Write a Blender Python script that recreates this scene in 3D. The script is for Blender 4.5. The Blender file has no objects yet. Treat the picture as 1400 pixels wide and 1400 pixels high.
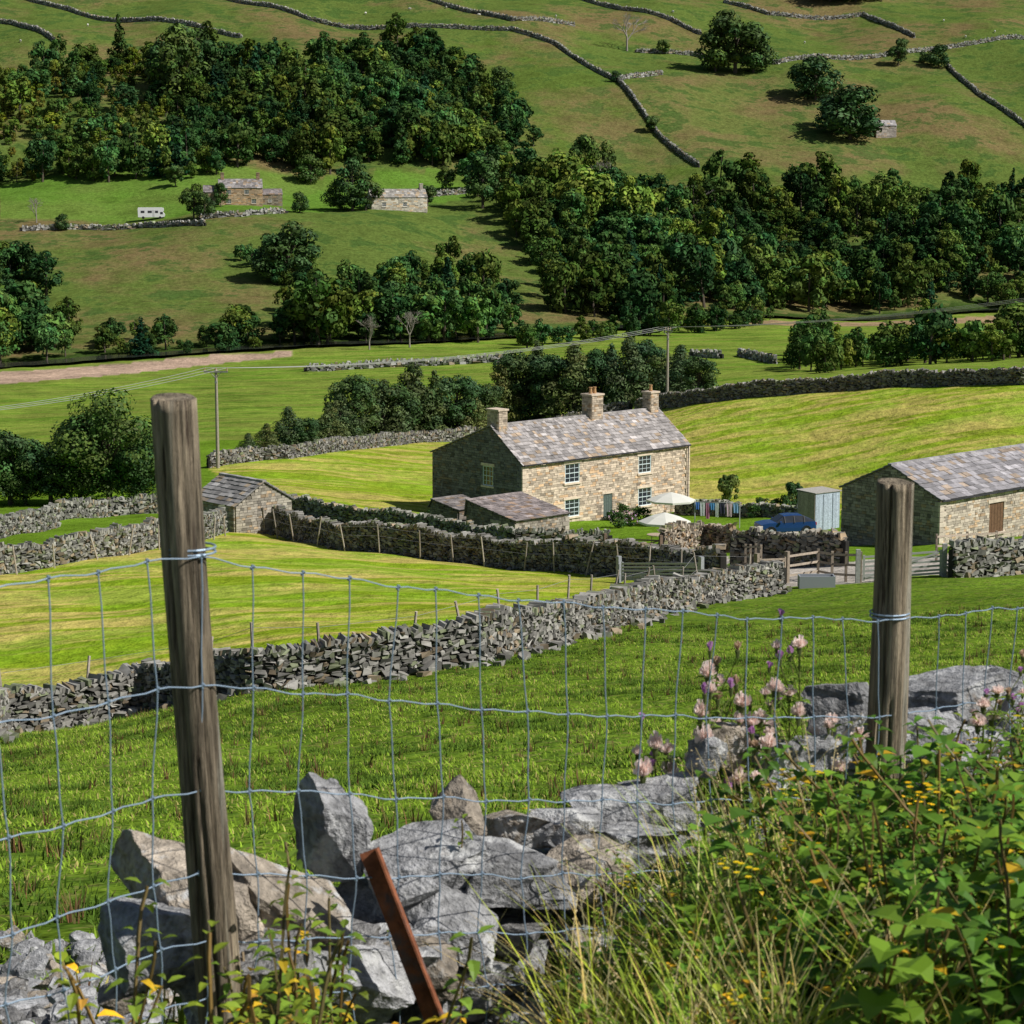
import bpy, math, bmesh, time
import numpy as np
from mathutils import Vector, Matrix, Euler
rng=np.random.default_rng(11)
sc=bpy.context.scene
TT=time.time()
# ------------------------------------------------------------------ survey helpers
FL=3000.; PI=math.radians(8.9); cp,sp=math.cos(PI),math.sin(PI)
def zr(v):
    s=(700-v)/FL; return (-sp+s*cp)/(cp+s*sp)
def ray(u,v):
    s=(700-v)/FL; return np.array([(u-700)/FL, cp+s*sp, -sp+s*cp])
COLS={
0:[(9,1400),(13,1290),(20,1166),(35,1071),(62,1000),(66,975),(115,785),(150,722),(175,698),(230,640),(290,600),(370,540),(410,517),(440,502),(490,440),(590,320),(630,290),(670,255),(850,60),(950,0),(1150,-90),(1400,-170),(2400,-230)],
350:[(9,1400),(13,1285),(20,1160),(35,1060),(62,940),(68,910),(140,735),(175,700),(200,664),(240,612),(320,560),(390,520),(440,492),(458,475),(520,400),(600,300),(640,272),(670,250),(850,60),(950,0),(1150,-90),(1400,-170),(2400,-230)],
700:[(9,1400),(13,1280),(20,1150),(35,1040),(58,925),(64,895),(125,775),(150,755),(172,735),(187,711),(215,662),(245,622),(280,590),(340,540),(400,500),(470,470),(500,450),(530,420),(630,300),(700,240),(820,100),(950,0),(1150,-90),(1400,-170),(2400,-230)],
1050:[(9,1400),(13,1275),(20,1140),(35,1020),(60,900),(85,830),(105,795),(150,752),(175,722),(198,692),(225,600),(250,537),(265,524),(340,516),(400,490),(480,460),(560,435),(580,425),(650,330),(720,240),(800,140),(880,80),(1000,0),(1150,-80),(1400,-160),(2400,-230)],
1400:[(9,1400),(13,1270),(20,1130),(35,1000),(60,880),(90,800),(120,765),(150,735),(180,692),(205,600),(230,522),(245,503),(300,499),(370,485),(470,452),(550,435),(600,425),(670,330),(740,240),(830,120),(900,60),(1000,0),(1150,-80),(1400,-160),(2400,-230)]}
NT=3000; L0,L1=math.log(7),math.log(2500); ly=np.linspace(L0,L1,NT); DL=ly[1]-ly[0]
tab=[]
for k in [0,0,350,700,1050,1400,1400]:
    a=np.array(COLS[k],float); z=np.array([y*zr(v) for y,v in a])
    ya=np.concatenate([[7],a[:,0],[2600]]); za=np.concatenate([[z[0]+.40],z,[z[-1]]])
    t=np.interp(np.exp(ly),ya,za)
    w=np.hanning(27); w/=w.sum(); t=np.convolve(np.pad(t,13,mode='edge'),w,'valid')
    tab.append(t)
tab=np.array(tab)
def sst(a,b,x):
    t=np.clip((x-a)/(b-a),0,1); return t*t*(3-2*t)
def edge(x): return 6.05+.83*np.clip(x,-5,6)
def T(x,y):
    x,y=np.broadcast_arrays(np.asarray(x,float),np.asarray(y,float)); sh=x.shape; x=x.ravel(); y=y.ravel()
    yy=np.clip(y,7.01,2450)
    k=np.clip((700+FL*x/yy+350)/350,0,5.999); i=k.astype(int); f=k-i
    li=(np.log(yy)-L0)/DL; j=np.clip(li.astype(int),0,NT-2); g=li-j
    def Z(c):
        c=np.clip(c,0,6); return tab[c,j]*(1-g)+tab[c,j+1]*g
    p0,p1,p2,p3=Z(i-1),Z(i),Z(i+1),Z(i+2)
    z=p1+.5*f*(p2-p0+f*(2*p0-5*p1+4*p2-p3+f*(3*(p1-p2)+p3-p0)))
    z=z+.12*np.maximum(7-y,0)
    a1=.05*sst(15,40,y); a2=1.1*sst(470,650,y)
    z=z+a1*(np.sin(x*.9+y*.35)+np.sin(y*.7-x*.4+1.3)+np.sin(x*.31+2))
    z=z+a2*(np.sin(x*.06+y*.03)+np.sin(y*.05-x*.045+1.)+.6*np.sin(x*.13+.7*np.sin(y*.05)))
    zn=-1.65-.15*np.clip(y,0,12)+.38*sst(-.4,.9,x)+.03*np.sin(x*2.1+y)+.03*np.sin(y*2.7-x)
    w=sst(-.1,.9,y-edge(x))
    z=zn*(1-w)+z*w
    return z.reshape(sh)
def W(u,v,y0=9.6,y1=1600):
    ys=np.geomspace(y0,y1,5000); r=ray(u,v); t=ys/r[1]; x=r[0]*t; z=r[2]*t; h=T(x,ys)
    m=h>=z; i=int(np.argmax(m)) if m.any() else len(ys)-1
    return np.array([x[i],ys[i],h[i]])
def WP(pts,y0=9.6): return np.array([W(u,v,y0)[:2] for u,v in pts])
def inpoly(px,py,poly):
    c=np.zeros(px.shape,bool); n=len(poly)
    for i in range(n):
        x1,y1=poly[i]; x2,y2=poly[(i+1)%n]
        if y1==y2: continue
        c^=((y1>py)!=(y2>py))&(px<(x2-x1)*(py-y1)/(y2-y1)+x1)
    return c
# ------------------------------------------------------------------ mesh helpers
def mk(name,V,Fs,mats=(),col=None,mi=None,smooth=False,link=True,parent=None,extra=None):
    me=bpy.data.meshes.new(name); V=np.ascontiguousarray(V,np.float32).reshape(-1,3)
    Fs=[np.asarray(f,np.int32) for f in Fs if len(f)]
    me.vertices.add(len(V)); me.vertices.foreach_set('co',V.ravel())
    nl=sum(f.size for f in Fs); nf=sum(len(f) for f in Fs)
    me.loops.add(nl); me.loops.foreach_set('vertex_index',np.concatenate([f.ravel() for f in Fs]))
    me.polygons.add(nf); tot=np.concatenate([np.full(len(f),f.shape[1],np.int32) for f in Fs])
    st=np.concatenate([[0],np.cumsum(tot)[:-1]]).astype(np.int32); me.polygons.foreach_set('loop_start',st)
    for m in mats: me.materials.append(m)
    if mi is not None: me.polygons.foreach_set('material_index',np.asarray(mi,np.int32))
    me.polygons.foreach_set('use_smooth',np.full(nf,bool(smooth)))
    me.update(calc_edges=True)
    if col is not None:
        a=me.color_attributes.new('Col','FLOAT_COLOR','POINT'); c=np.ones((len(V),4),np.float32); c[:,:3]=col; a.data.foreach_set('color',c.ravel())
    if extra:
        for k,d in extra.items():
            a=me.attributes.new(k,'FLOAT','POINT'); a.data.foreach_set('value',np.asarray(d,np.float32))
    ob=bpy.data.objects.new(name,me)
    if link: sc.collection.objects.link(ob)
    if parent: ob.parent=parent
    return ob
def empty(name,loc=(0,0,0),rz=0):
    e=bpy.data.objects.new(name,None); e.empty_display_size=.3; e.location=loc; e.rotation_euler=(0,0,rz); sc.collection.objects.link(e); return e
BF=np.array([[0,3,2,1],[4,5,6,7],[0,1,5,4],[1,2,6,5],[2,3,7,6],[3,0,4,7]])
class Acc:
    def __init__(s): s.V=[];s.F4=[];s.F3=[];s.C=[];s.M4=[];s.M3=[];s.n=0
    def add(s,V,F,col=(.5,.5,.5),m=0):
        V=np.asarray(V,float).reshape(-1,3); F=np.asarray(F)
        c=np.empty((len(V),3)); c[:]=col; s.V.append(V); s.C.append(c)
        (s.F4 if F.shape[1]==4 else s.F3).append(F+s.n); (s.M4 if F.shape[1]==4 else s.M3).append(np.full(len(F),m)); s.n+=len(V)
    def boxes(s,c8,col,m=0):
        c8=np.asarray(c8,float).reshape(-1,8,3); N=len(c8)
        if N==0: return
        F=(BF[None]+8*np.arange(N)[:,None,None]).reshape(-1,4); c=np.empty((N,3)); c[:]=col
        s.add(c8.reshape(-1,3),F,np.repeat(c,8,0),m)
    def box(s,lo,hi,col=(.5,.5,.5),m=0):
        x0,y0,z0=lo;x1,y1,z1=hi
        s.boxes([[(x0,y0,z0),(x1,y0,z0),(x1,y1,z0),(x0,y1,z0),(x0,y0,z1),(x1,y0,z1),(x1,y1,z1),(x0,y1,z1)]],col,m)
    def tube(s,p0,p1,r0,r1,n=8,col=(.5,.5,.5),m=0,cap=True):
        p0=np.array(p0,float);p1=np.array(p1,float);d=p1-p0;d/=np.linalg.norm(d)+1e-9
        a=np.cross(d,[0,0,1.] if abs(d[2])<.9 else [1.,0,0]);a/=np.linalg.norm(a);b=np.cross(d,a)
        t=np.arange(n)*2*math.pi/n; ring=np.cos(t)[:,None]*a+np.sin(t)[:,None]*b
        V=np.vstack([p0+ring*r0,p1+ring*r1,p0[None],p1[None]]); i=np.arange(n); k=(i+1)%n
        s.add(V,np.stack([i,k,k+n,i+n],1),col,m)
        if cap:
            s.n-=len(V); s.F3.append(np.concatenate([np.stack([k,i,np.full(n,2*n)],1),np.stack([i+n,k+n,np.full(n,2*n+1)],1)])+s.n); s.M3.append(np.full(2*n,m)); s.n+=len(V)
    def obj(s,name,mats,**k):
        F4=np.concatenate(s.F4) if s.F4 else np.zeros((0,4),int); F3=np.concatenate(s.F3) if s.F3 else np.zeros((0,3),int)
        mi=np.concatenate(s.M4+s.M3) if len(mats)>1 else None
        return mk(name,np.concatenate(s.V),[F4,F3],mats,np.concatenate(s.C),mi,**k)
    def proto(s): return dict(V=np.concatenate(s.V),F=np.concatenate(s.F4),C=np.concatenate(s.C),M=np.concatenate(s.M4))
def bx(O,A,B,C):
    O=np.atleast_2d(O);A=np.atleast_2d(A);B=np.atleast_2d(B);C=np.atleast_2d(C)
    O,A,B,C=np.broadcast_arrays(O,A,B,C)
    return np.stack([O,O+A,O+A+B,O+B,O+C,O+A+C,O+A+B+C,O+B+C],1)
def realize(name,pts,scl,idx,protos,mats,tint=None,tilt=0):
    n=len(pts); S=np.asarray(scl,float); S=np.repeat(S[:,None],3,1) if S.ndim==1 else S
    rz=rng.uniform(0,6.283,n); tx=rng.normal(0,tilt,n) if tilt else np.zeros(n); ty=rng.normal(0,tilt,n) if tilt else np.zeros(n)
    if tint is None: tint=np.ones((n,3))
    Vs=[];Fs=[];Cs=[];Ms=[];o=0
    for k,p in enumerate(protos):
        s=np.where(idx==k)[0]
        if not len(s): continue
        V=p['V'][None]*S[s][:,None,:]; c,sn=np.cos(rz[s])[:,None],np.sin(rz[s])[:,None]
        x=V[:,:,0]*c-V[:,:,1]*sn; y=V[:,:,0]*sn+V[:,:,1]*c; z=V[:,:,2]
        x=x+z*tx[s][:,None]; y=y+z*ty[s][:,None]
        V=np.stack([x,y,z],2)+np.asarray(pts)[s][:,None,:]; m=len(p['V'])
        Fs.append((p['F'][None]+(np.arange(len(s))*m)[:,None,None]+o).reshape(-1,4)); Vs.append(V.reshape(-1,3)); Cs.append((p['C'][None]*tint[s][:,None,:]).reshape(-1,3)); Ms.append(np.tile(p['M'],len(s))); o+=m*len(s)
    return mk(name,np.concatenate(Vs),[np.concatenate(Fs)],mats,np.concatenate(Cs),np.concatenate(Ms) if len(mats)>1 else None)
# ------------------------------------------------------------------ materials
def newmat(name):
    m=bpy.data.materials.new(name); m.use_nodes=True; nt=m.node_tree; nt.nodes.clear(); return m,nt,nt.nodes,nt.links
def mat(name,col=None,rough=.85,noise=None,noise2=None,bump=None,spec=.25,trans=0.,orand=None,metal=0,stretch=None,tint=None,tint2=None,coord='Object'):
    m,nt,N,L=newmat(name); out=N.new('ShaderNodeOutputMaterial'); b=N.new('ShaderNodeBsdfPrincipled')
    b.inputs['Roughness'].default_value=rough; b.inputs['Specular IOR Level'].default_value=spec; b.inputs['Metallic'].default_value=metal
    tc=N.new('ShaderNodeTexCoord'); vec=tc.outputs[coord]
    if stretch:
        mp=N.new('ShaderNodeMapping'); mp.inputs['Scale'].default_value=stretch; L.new(vec,mp.inputs['Vector']); vec=mp.outputs[0]
    if col is None:
        a=N.new('ShaderNodeAttribute'); a.attribute_name='Col'; c=a.outputs['Color']
    else:
        r=N.new('ShaderNodeRGB'); r.outputs[0].default_value=(*col,1); c=r.outputs[0]
    def mul(c,fac,lo,hi,fl=.3,fh=.7):
        mr=N.new('ShaderNodeMapRange'); mr.inputs[1].default_value=fl; mr.inputs[2].default_value=fh; mr.inputs[3].default_value=lo; mr.inputs[4].default_value=hi; L.new(fac,mr.inputs[0])
        vm=N.new('ShaderNodeVectorMath'); vm.operation='SCALE'; L.new(c,vm.inputs[0]); L.new(mr.outputs[0],vm.inputs['Scale']); return vm.outputs[0]
    for nn in (noise,noise2):
        if nn:
            t=N.new('ShaderNodeTexNoise'); t.inputs['Scale'].default_value=nn[0]; t.inputs['Detail'].default_value=3; t.inputs['Roughness'].default_value=.65; L.new(vec,t.inputs['Vector'])
            c=mul(c,t.outputs['Fac'],nn[1],nn[2])
    for tn in (tint,tint2):
        if tn:
            t=N.new('ShaderNodeTexNoise'); t.inputs['Scale'].default_value=tn[0]; t.inputs['Detail'].default_value=4; t.inputs['Roughness'].default_value=.7; L.new(vec,t.inputs['Vector'])
            mr=N.new('ShaderNodeMapRange'); mr.inputs[1].default_value=tn[2]; mr.inputs[2].default_value=tn[3]; L.new(t.outputs['Fac'],mr.inputs[0])
            mx=N.new('ShaderNodeMix'); mx.data_type='RGBA'; L.new(mr.outputs[0],mx.inputs[0]); L.new(c,mx.inputs[6]); mx.inputs[7].default_value=(*tn[1],1); c=mx.outputs[2]
    if orand:
        oi=N.new('ShaderNodeObjectInfo'); cr=N.new('ShaderNodeValToRGB'); cr.color_ramp.interpolation='LINEAR'
        els=cr.color_ramp.elements
        for k,cc in enumerate(orand):
            p=k/(len(orand)-1)
            e=els[k] if k<2 else els.new(p)
            e.position=p; e.color=(*cc,1)
        L.new(oi.outputs['Random'],cr.inputs[0])
        mx=N.new('ShaderNodeMix'); mx.data_type='RGBA'; mx.blend_type='MULTIPLY'; mx.inputs[0].default_value=1; L.new(c,mx.inputs[6]); L.new(cr.outputs[0],mx.inputs[7]); c=mx.outputs[2]
    L.new(c,b.inputs['Base Color'])
    if bump:
        t=N.new('ShaderNodeTexNoise'); t.inputs['Scale'].default_value=bump[0]; t.inputs['Detail'].default_value=5; t.inputs['Roughness'].default_value=.7; L.new(vec,t.inputs['Vector'])
        bp=N.new('ShaderNodeBump'); bp.inputs['Strength'].default_value=bump[1]; bp.inputs['Distance'].default_value=bump[2]; L.new(t.outputs['Fac'],bp.inputs['Height']); L.new(bp.outputs[0],b.inputs['Normal'])
    if trans>0:
        tr=N.new('ShaderNodeBsdfTranslucent'); L.new(c,tr.inputs['Color']); ms=N.new('ShaderNodeMixShader'); ms.inputs[0].default_value=trans; L.new(b.outputs[0],ms.inputs[1]); L.new(tr.outputs[0],ms.inputs[2]); L.new(ms.outputs[0],out.inputs[0])
    else: L.new(b.outputs[0],out.inputs[0])
    return m
def matdiff(name):
    m,nt,N,L=newmat(name); out=N.new('ShaderNodeOutputMaterial'); b=N.new('ShaderNodeBsdfDiffuse'); a=N.new('ShaderNodeAttribute'); a.attribute_name='Col'; L.new(a.outputs['Color'],b.inputs['Color']); L.new(b.outputs[0],out.inputs[0]); return m
M_stone=mat('drystone',noise=(3.,.7,1.2))
M_rock=mat('limestone_rock',noise=(5.,.5,1.3),noise2=(28,.5,1.35),bump=(14,1.,.045),tint=(6.,(.54,.54,.53),.55,.64),tint2=(4.3,(.27,.20,.13),.63,.74))
M_mason=mat('masonry',noise=(4.,.8,1.2))
M_slate=mat('stone_slates',noise=(2.2,.72,1.25),rough=.7)
M_leaf=mat('tree_leaves',rough=.65,spec=.15,orand=[(.6,.8,.85),(1.,1.,.8),(.7,.9,.85),(1.35,1.2,.75),(.8,1,1.),(1.5,1.25,.8)])
M_leafb=matdiff('woodland_leaves')
M_bark=mat('bark',(.10,.08,.06))
M_plant=mat('plant_leaves',trans=.35,rough=.5,spec=.35)
M_thistle=mat('thistle_down',trans=.45,rough=.8,spec=.1)
M_grass=mat('grass_blades',trans=.3,rough=.6,spec=.12)
M_past=matdiff('pasture_blades')
M_wood=mat('weathered_wood',(.35,.285,.20),noise=(9,.42,1.3),noise2=(95,.18,1.45),bump=(70,1.,.02),stretch=(1,1,.05),tint=(6,(.47,.46,.38),.56,.66),tint2=(38,(.07,.05,.035),.60,.66))
M_wood2=mat('timber',noise=(8,.7,1.2))
M_wire=mat('galvanised_wire',(.27,.36,.46),rough=.5,metal=.3,spec=.4)
M_rust=mat('rusty_steel',(.24,.085,.04),noise=(18,.6,1.5),bump=(60,.6,.004),rough=.8,tint=(7,(.15,.10,.09),.5,.6))
M_white=mat('fleece_wool',(.7,.68,.62),rough=.9)
M_paint=mat('painted_parts',rough=.5,spec=.4)
M_glass=mat('window_glass',(.03,.035,.045),rough=.08,spec=.8)
M_car=mat('car_paint',(.012,.05,.17),rough=.25,spec=.6)
M_cloth=mat('cloth',trans=.2,rough=.9)
M_water=mat('river_water',(.03,.035,.03),rough=.12,spec=.6,bump=(1.2,.3,.1))
M_terra=mat('terracotta',(.42,.25,.12),noise=(10,.8,1.2))
def terrain_mat():
    m,nt,N,L=newmat('pasture_ground'); out=N.new('ShaderNodeOutputMaterial'); b=N.new('ShaderNodeBsdfDiffuse'); L.new(b.outputs[0],out.inputs[0])
    g=N.new('ShaderNodeNewGeometry'); pos=g.outputs['Position']
    def attr(n): a=N.new('ShaderNodeAttribute'); a.attribute_name=n; return a
    def noise(s,d=4,r=.6,sc3=None):
        v=pos
        if sc3: mp=N.new('ShaderNodeMapping'); mp.inputs['Scale'].default_value=sc3[0]; mp.inputs['Rotation'].default_value=sc3[1]; L.new(pos,mp.inputs['Vector']); v=mp.outputs[0]
        t=N.new('ShaderNodeTexNoise'); t.inputs['Scale'].default_value=s; t.inputs['Detail'].default_value=d; t.inputs['Roughness'].default_value=r; L.new(v,t.inputs['Vector']); return t.outputs['Fac']
    def mr(x,a,b_,c,d):
        n=N.new('ShaderNodeMapRange'); L.new(x,n.inputs[0])
        for i,q in enumerate((a,b_,c,d)): n.inputs[i+1].default_value=q
        return n.outputs[0]
    def mth(op,x,y):
        n=N.new('ShaderNodeMath'); n.operation=op
        for i,q in enumerate((x,y)):
            if isinstance(q,(int,float)): n.inputs[i].default_value=q
            else: L.new(q,n.inputs[i])
        return n.outputs[0]
    def scale(c,f): n=N.new('ShaderNodeVectorMath'); n.operation='SCALE'; L.new(c,n.inputs[0]); L.new(f,n.inputs['Scale']); return n.outputs[0]
    def mix(f,c,col):
        n=N.new('ShaderNodeMix'); n.data_type='RGBA'; L.new(f,n.inputs[0]); L.new(c,n.inputs[6]); n.inputs[7].default_value=(*col,1)
        return n.outputs[2]
    c=attr('Col').outputs['Color']; dry=attr('dry').outputs['Fac']; mow=attr('mow').outputs['Fac']; rough=attr('rough').outputs['Fac']
    n1=noise(.018,6,.65); n2=noise(.09,5,.7); n3=noise(.9,4,.7)
    f=mth('MULTIPLY',mr(n1,.47,.60,0,.8),dry); c=mix(f,c,(.195,.135,.065))
    f=mth('MULTIPLY',mr(n2,.51,.58,0,.8),dry); c=mix(f,c,(.04,.08,.018))
    ns=noise(.42,3,.6,((.10,1.,1.),(0,0,.62)))
    f=mth('MULTIPLY',mr(ns,.43,.53,0,.8),mow); c=mix(f,c,(.56,.44,.14))
    f=mth('MULTIPLY',mr(n2,.46,.58,0,.75),mow); c=mix(f,c,(.14,.25,.014))
    f=mth('MULTIPLY',mr(n3,.45,.56,0,.8),rough); c=mix(f,c,(.05,.095,.012))
    f=mth('MULTIPLY',mr(noise(3.1,2,.65),.55,.66,0,.6),rough); c=mix(f,c,(.19,.165,.06))
    c=scale(c,mr(n2,.3,.7,.66,1.35)); c=scale(c,mr(n3,.3,.7,.66,1.38))
    L.new(c,b.inputs['Color'])
    bp=N.new('ShaderNodeBump'); bp.inputs['Strength'].default_value=.9; bp.inputs['Distance'].default_value=.4; L.new(n3,bp.inputs['Height']); L.new(bp.outputs[0],b.inputs['Normal'])
    return m
# ------------------------------------------------------------------ key ground lines
P_mid=WP([(-250,1050),(-60,1018),(0,1006),(200,966),(350,946),(500,930),(650,905),(800,866),(900,836),(985,818),(1065,808)])
P_w3=WP([(362,727),(400,738),(470,752),(600,767),(750,780),(900,790),(985,797)])
P_w2=WP([(-150,808),(0,785),(100,768),(230,745),(305,728)])
P_w1=WP([(-150,752),(0,736),(78,720)]); P_w1b=WP([(78,712),(150,706),(290,698)])
P_w4=WP([(385,700),(450,712),(560,730),(640,742),(700,752),(830,756)])
P_back=WP([(285,640),(350,630),(395,627),(470,616),(560,606),(650,600),(760,585),(860,562)])
P_crest=np.array([W(u,v)[:2] for u,v in [(870,566),(960,551),(1060,541),(1180,532),(1260,529),(1400,526),(1600,526)]])
# ------------------------------------------------------------------ terrain
ys=np.concatenate([np.linspace(-40,1.9,24),np.geomspace(2,2400,900)])
cs=np.concatenate([np.linspace(-3,-1.05,24),np.linspace(-1,1,380),np.linspace(1.05,3,24)])
X=cs[None,:]*(3+.25*np.abs(ys))[:,None]; Y=np.repeat(ys[:,None],len(cs),1); Z=T(X,Y)
nr,nc=X.shape; idx=np.arange(nr*nc).reshape(nr,nc)
quads=np.stack([idx[:-1,:-1],idx[:-1,1:],idx[1:,1:],idx[1:,:-1]],-1).reshape(-1,4)
x=X.ravel();y=Y.ravel(); col=np.empty((x.size,3)); col[:]=(.14,.225,.022)
rough=np.ones(x.size); mow=np.zeros(x.size); dry=np.zeros(x.size)
def paint(mask,c,r=0,m=0,d=0): col[mask]=c; rough[mask]=r; mow[mask]=m; dry[mask]=d
paint(y>110,(.13,.23,.018),r=.3)
m=inpoly(x,y,np.vstack([P_mid,P_w3[::-1],P_w2[::-1]])); uu=700+FL*x/np.maximum(y,5); paint(m,(.24,.33,.02),m=1); mow[m]=1-.55*sst(600,900,uu[m]); 
hay=np.vstack([WP([(380,705)]),P_back,P_crest,WP([(1600,700),(1160,705),(930,695),(900,690),(580,700)])])
m=inpoly(x,y,hay); paint(m,(.24,.32,.024),m=.85)
fl=(y>255)&(y<600)&~inpoly(x,y,hay); paint(fl,(.125,.215,.025),r=.25,m=.25)
riv=WP([(-250,520),(0,503),(200,490),(400,477),(560,470),(700,462),(900,447),(1050,434),(1400,424),(1650,420)],y0=300)
ry=np.interp(x,riv[:,0],riv[:,1]); far=y>ry; paint(far,(.105,.15,.032),d=1)
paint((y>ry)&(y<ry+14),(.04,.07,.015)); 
paint(inpoly(x,y,WP([(0,250),(0,300),(200,303),(400,290),(500,285),(640,270),(640,235),(400,240)],y0=400)),(.11,.21,.028),d=.25)
paint(inpoly(x,y,WP([(700,50),(760,66),(845,112),(955,230),(880,262),(750,240),(640,120),(610,60)],y0=400)),(.10,.15,.028),d=.85)
paint(inpoly(x,y,WP([(860,112),(960,100),(1080,98),(1190,190),(1230,225),(960,228)],y0=400)),(.125,.15,.04),d=1)
gr=inpoly(x,y,WP([(-200,545),(0,526),(200,508),(330,494),(400,487),(400,480),(250,488),(0,508),(-200,520)],y0=300)); paint(gr,(.42,.30,.22))
gr=inpoly(x,y,WP([(1020,437),(1400,430),(1600,427),(1600,438),(1400,441),(1020,443)],y0=300)); paint(gr,(.30,.21,.12))
yard=inpoly(x,y,WP([(900,760),(985,748),(1000,765),(990,775),(1060,775),(1180,766),(1300,758),(1420,760),(1420,785),(1295,786),(1180,797),(1085,802),(1000,795),(905,775)])); paint(yard,(.42,.38,.33))
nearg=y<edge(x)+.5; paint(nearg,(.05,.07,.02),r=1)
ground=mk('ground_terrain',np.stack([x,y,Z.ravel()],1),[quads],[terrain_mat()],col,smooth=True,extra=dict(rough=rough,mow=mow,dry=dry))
def ribbon(name,path,w,dz,m,n=200):
    s=np.linspace(0,1,n); d=np.concatenate([[0],np.cumsum(np.linalg.norm(np.diff(path,axis=0),axis=1))]); d/=d[-1]
    px=np.interp(s,d,path[:,0]);py=np.interp(s,d,path[:,1]); tx=np.gradient(px);ty=np.gradient(py);l=np.hypot(tx,ty);nx=-ty/l;ny=tx/l
    rows=[]
    for k in np.linspace(-.5,.5,5): rows.append(np.stack([px+nx*w*k,py+ny*w*k,T(px,py)+dz],1))
    V=np.stack(rows,1).reshape(-1,3); i=np.arange(n*5).reshape(n,5)
    return mk(name,V,[np.stack([i[:-1,:-1],i[1:,:-1],i[1:,1:],i[:-1,1:]],-1).reshape(-1,4)],[m],smooth=True)
ribbon('river_water',riv+np.array([0,3.]),9,.35,M_water)
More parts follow.
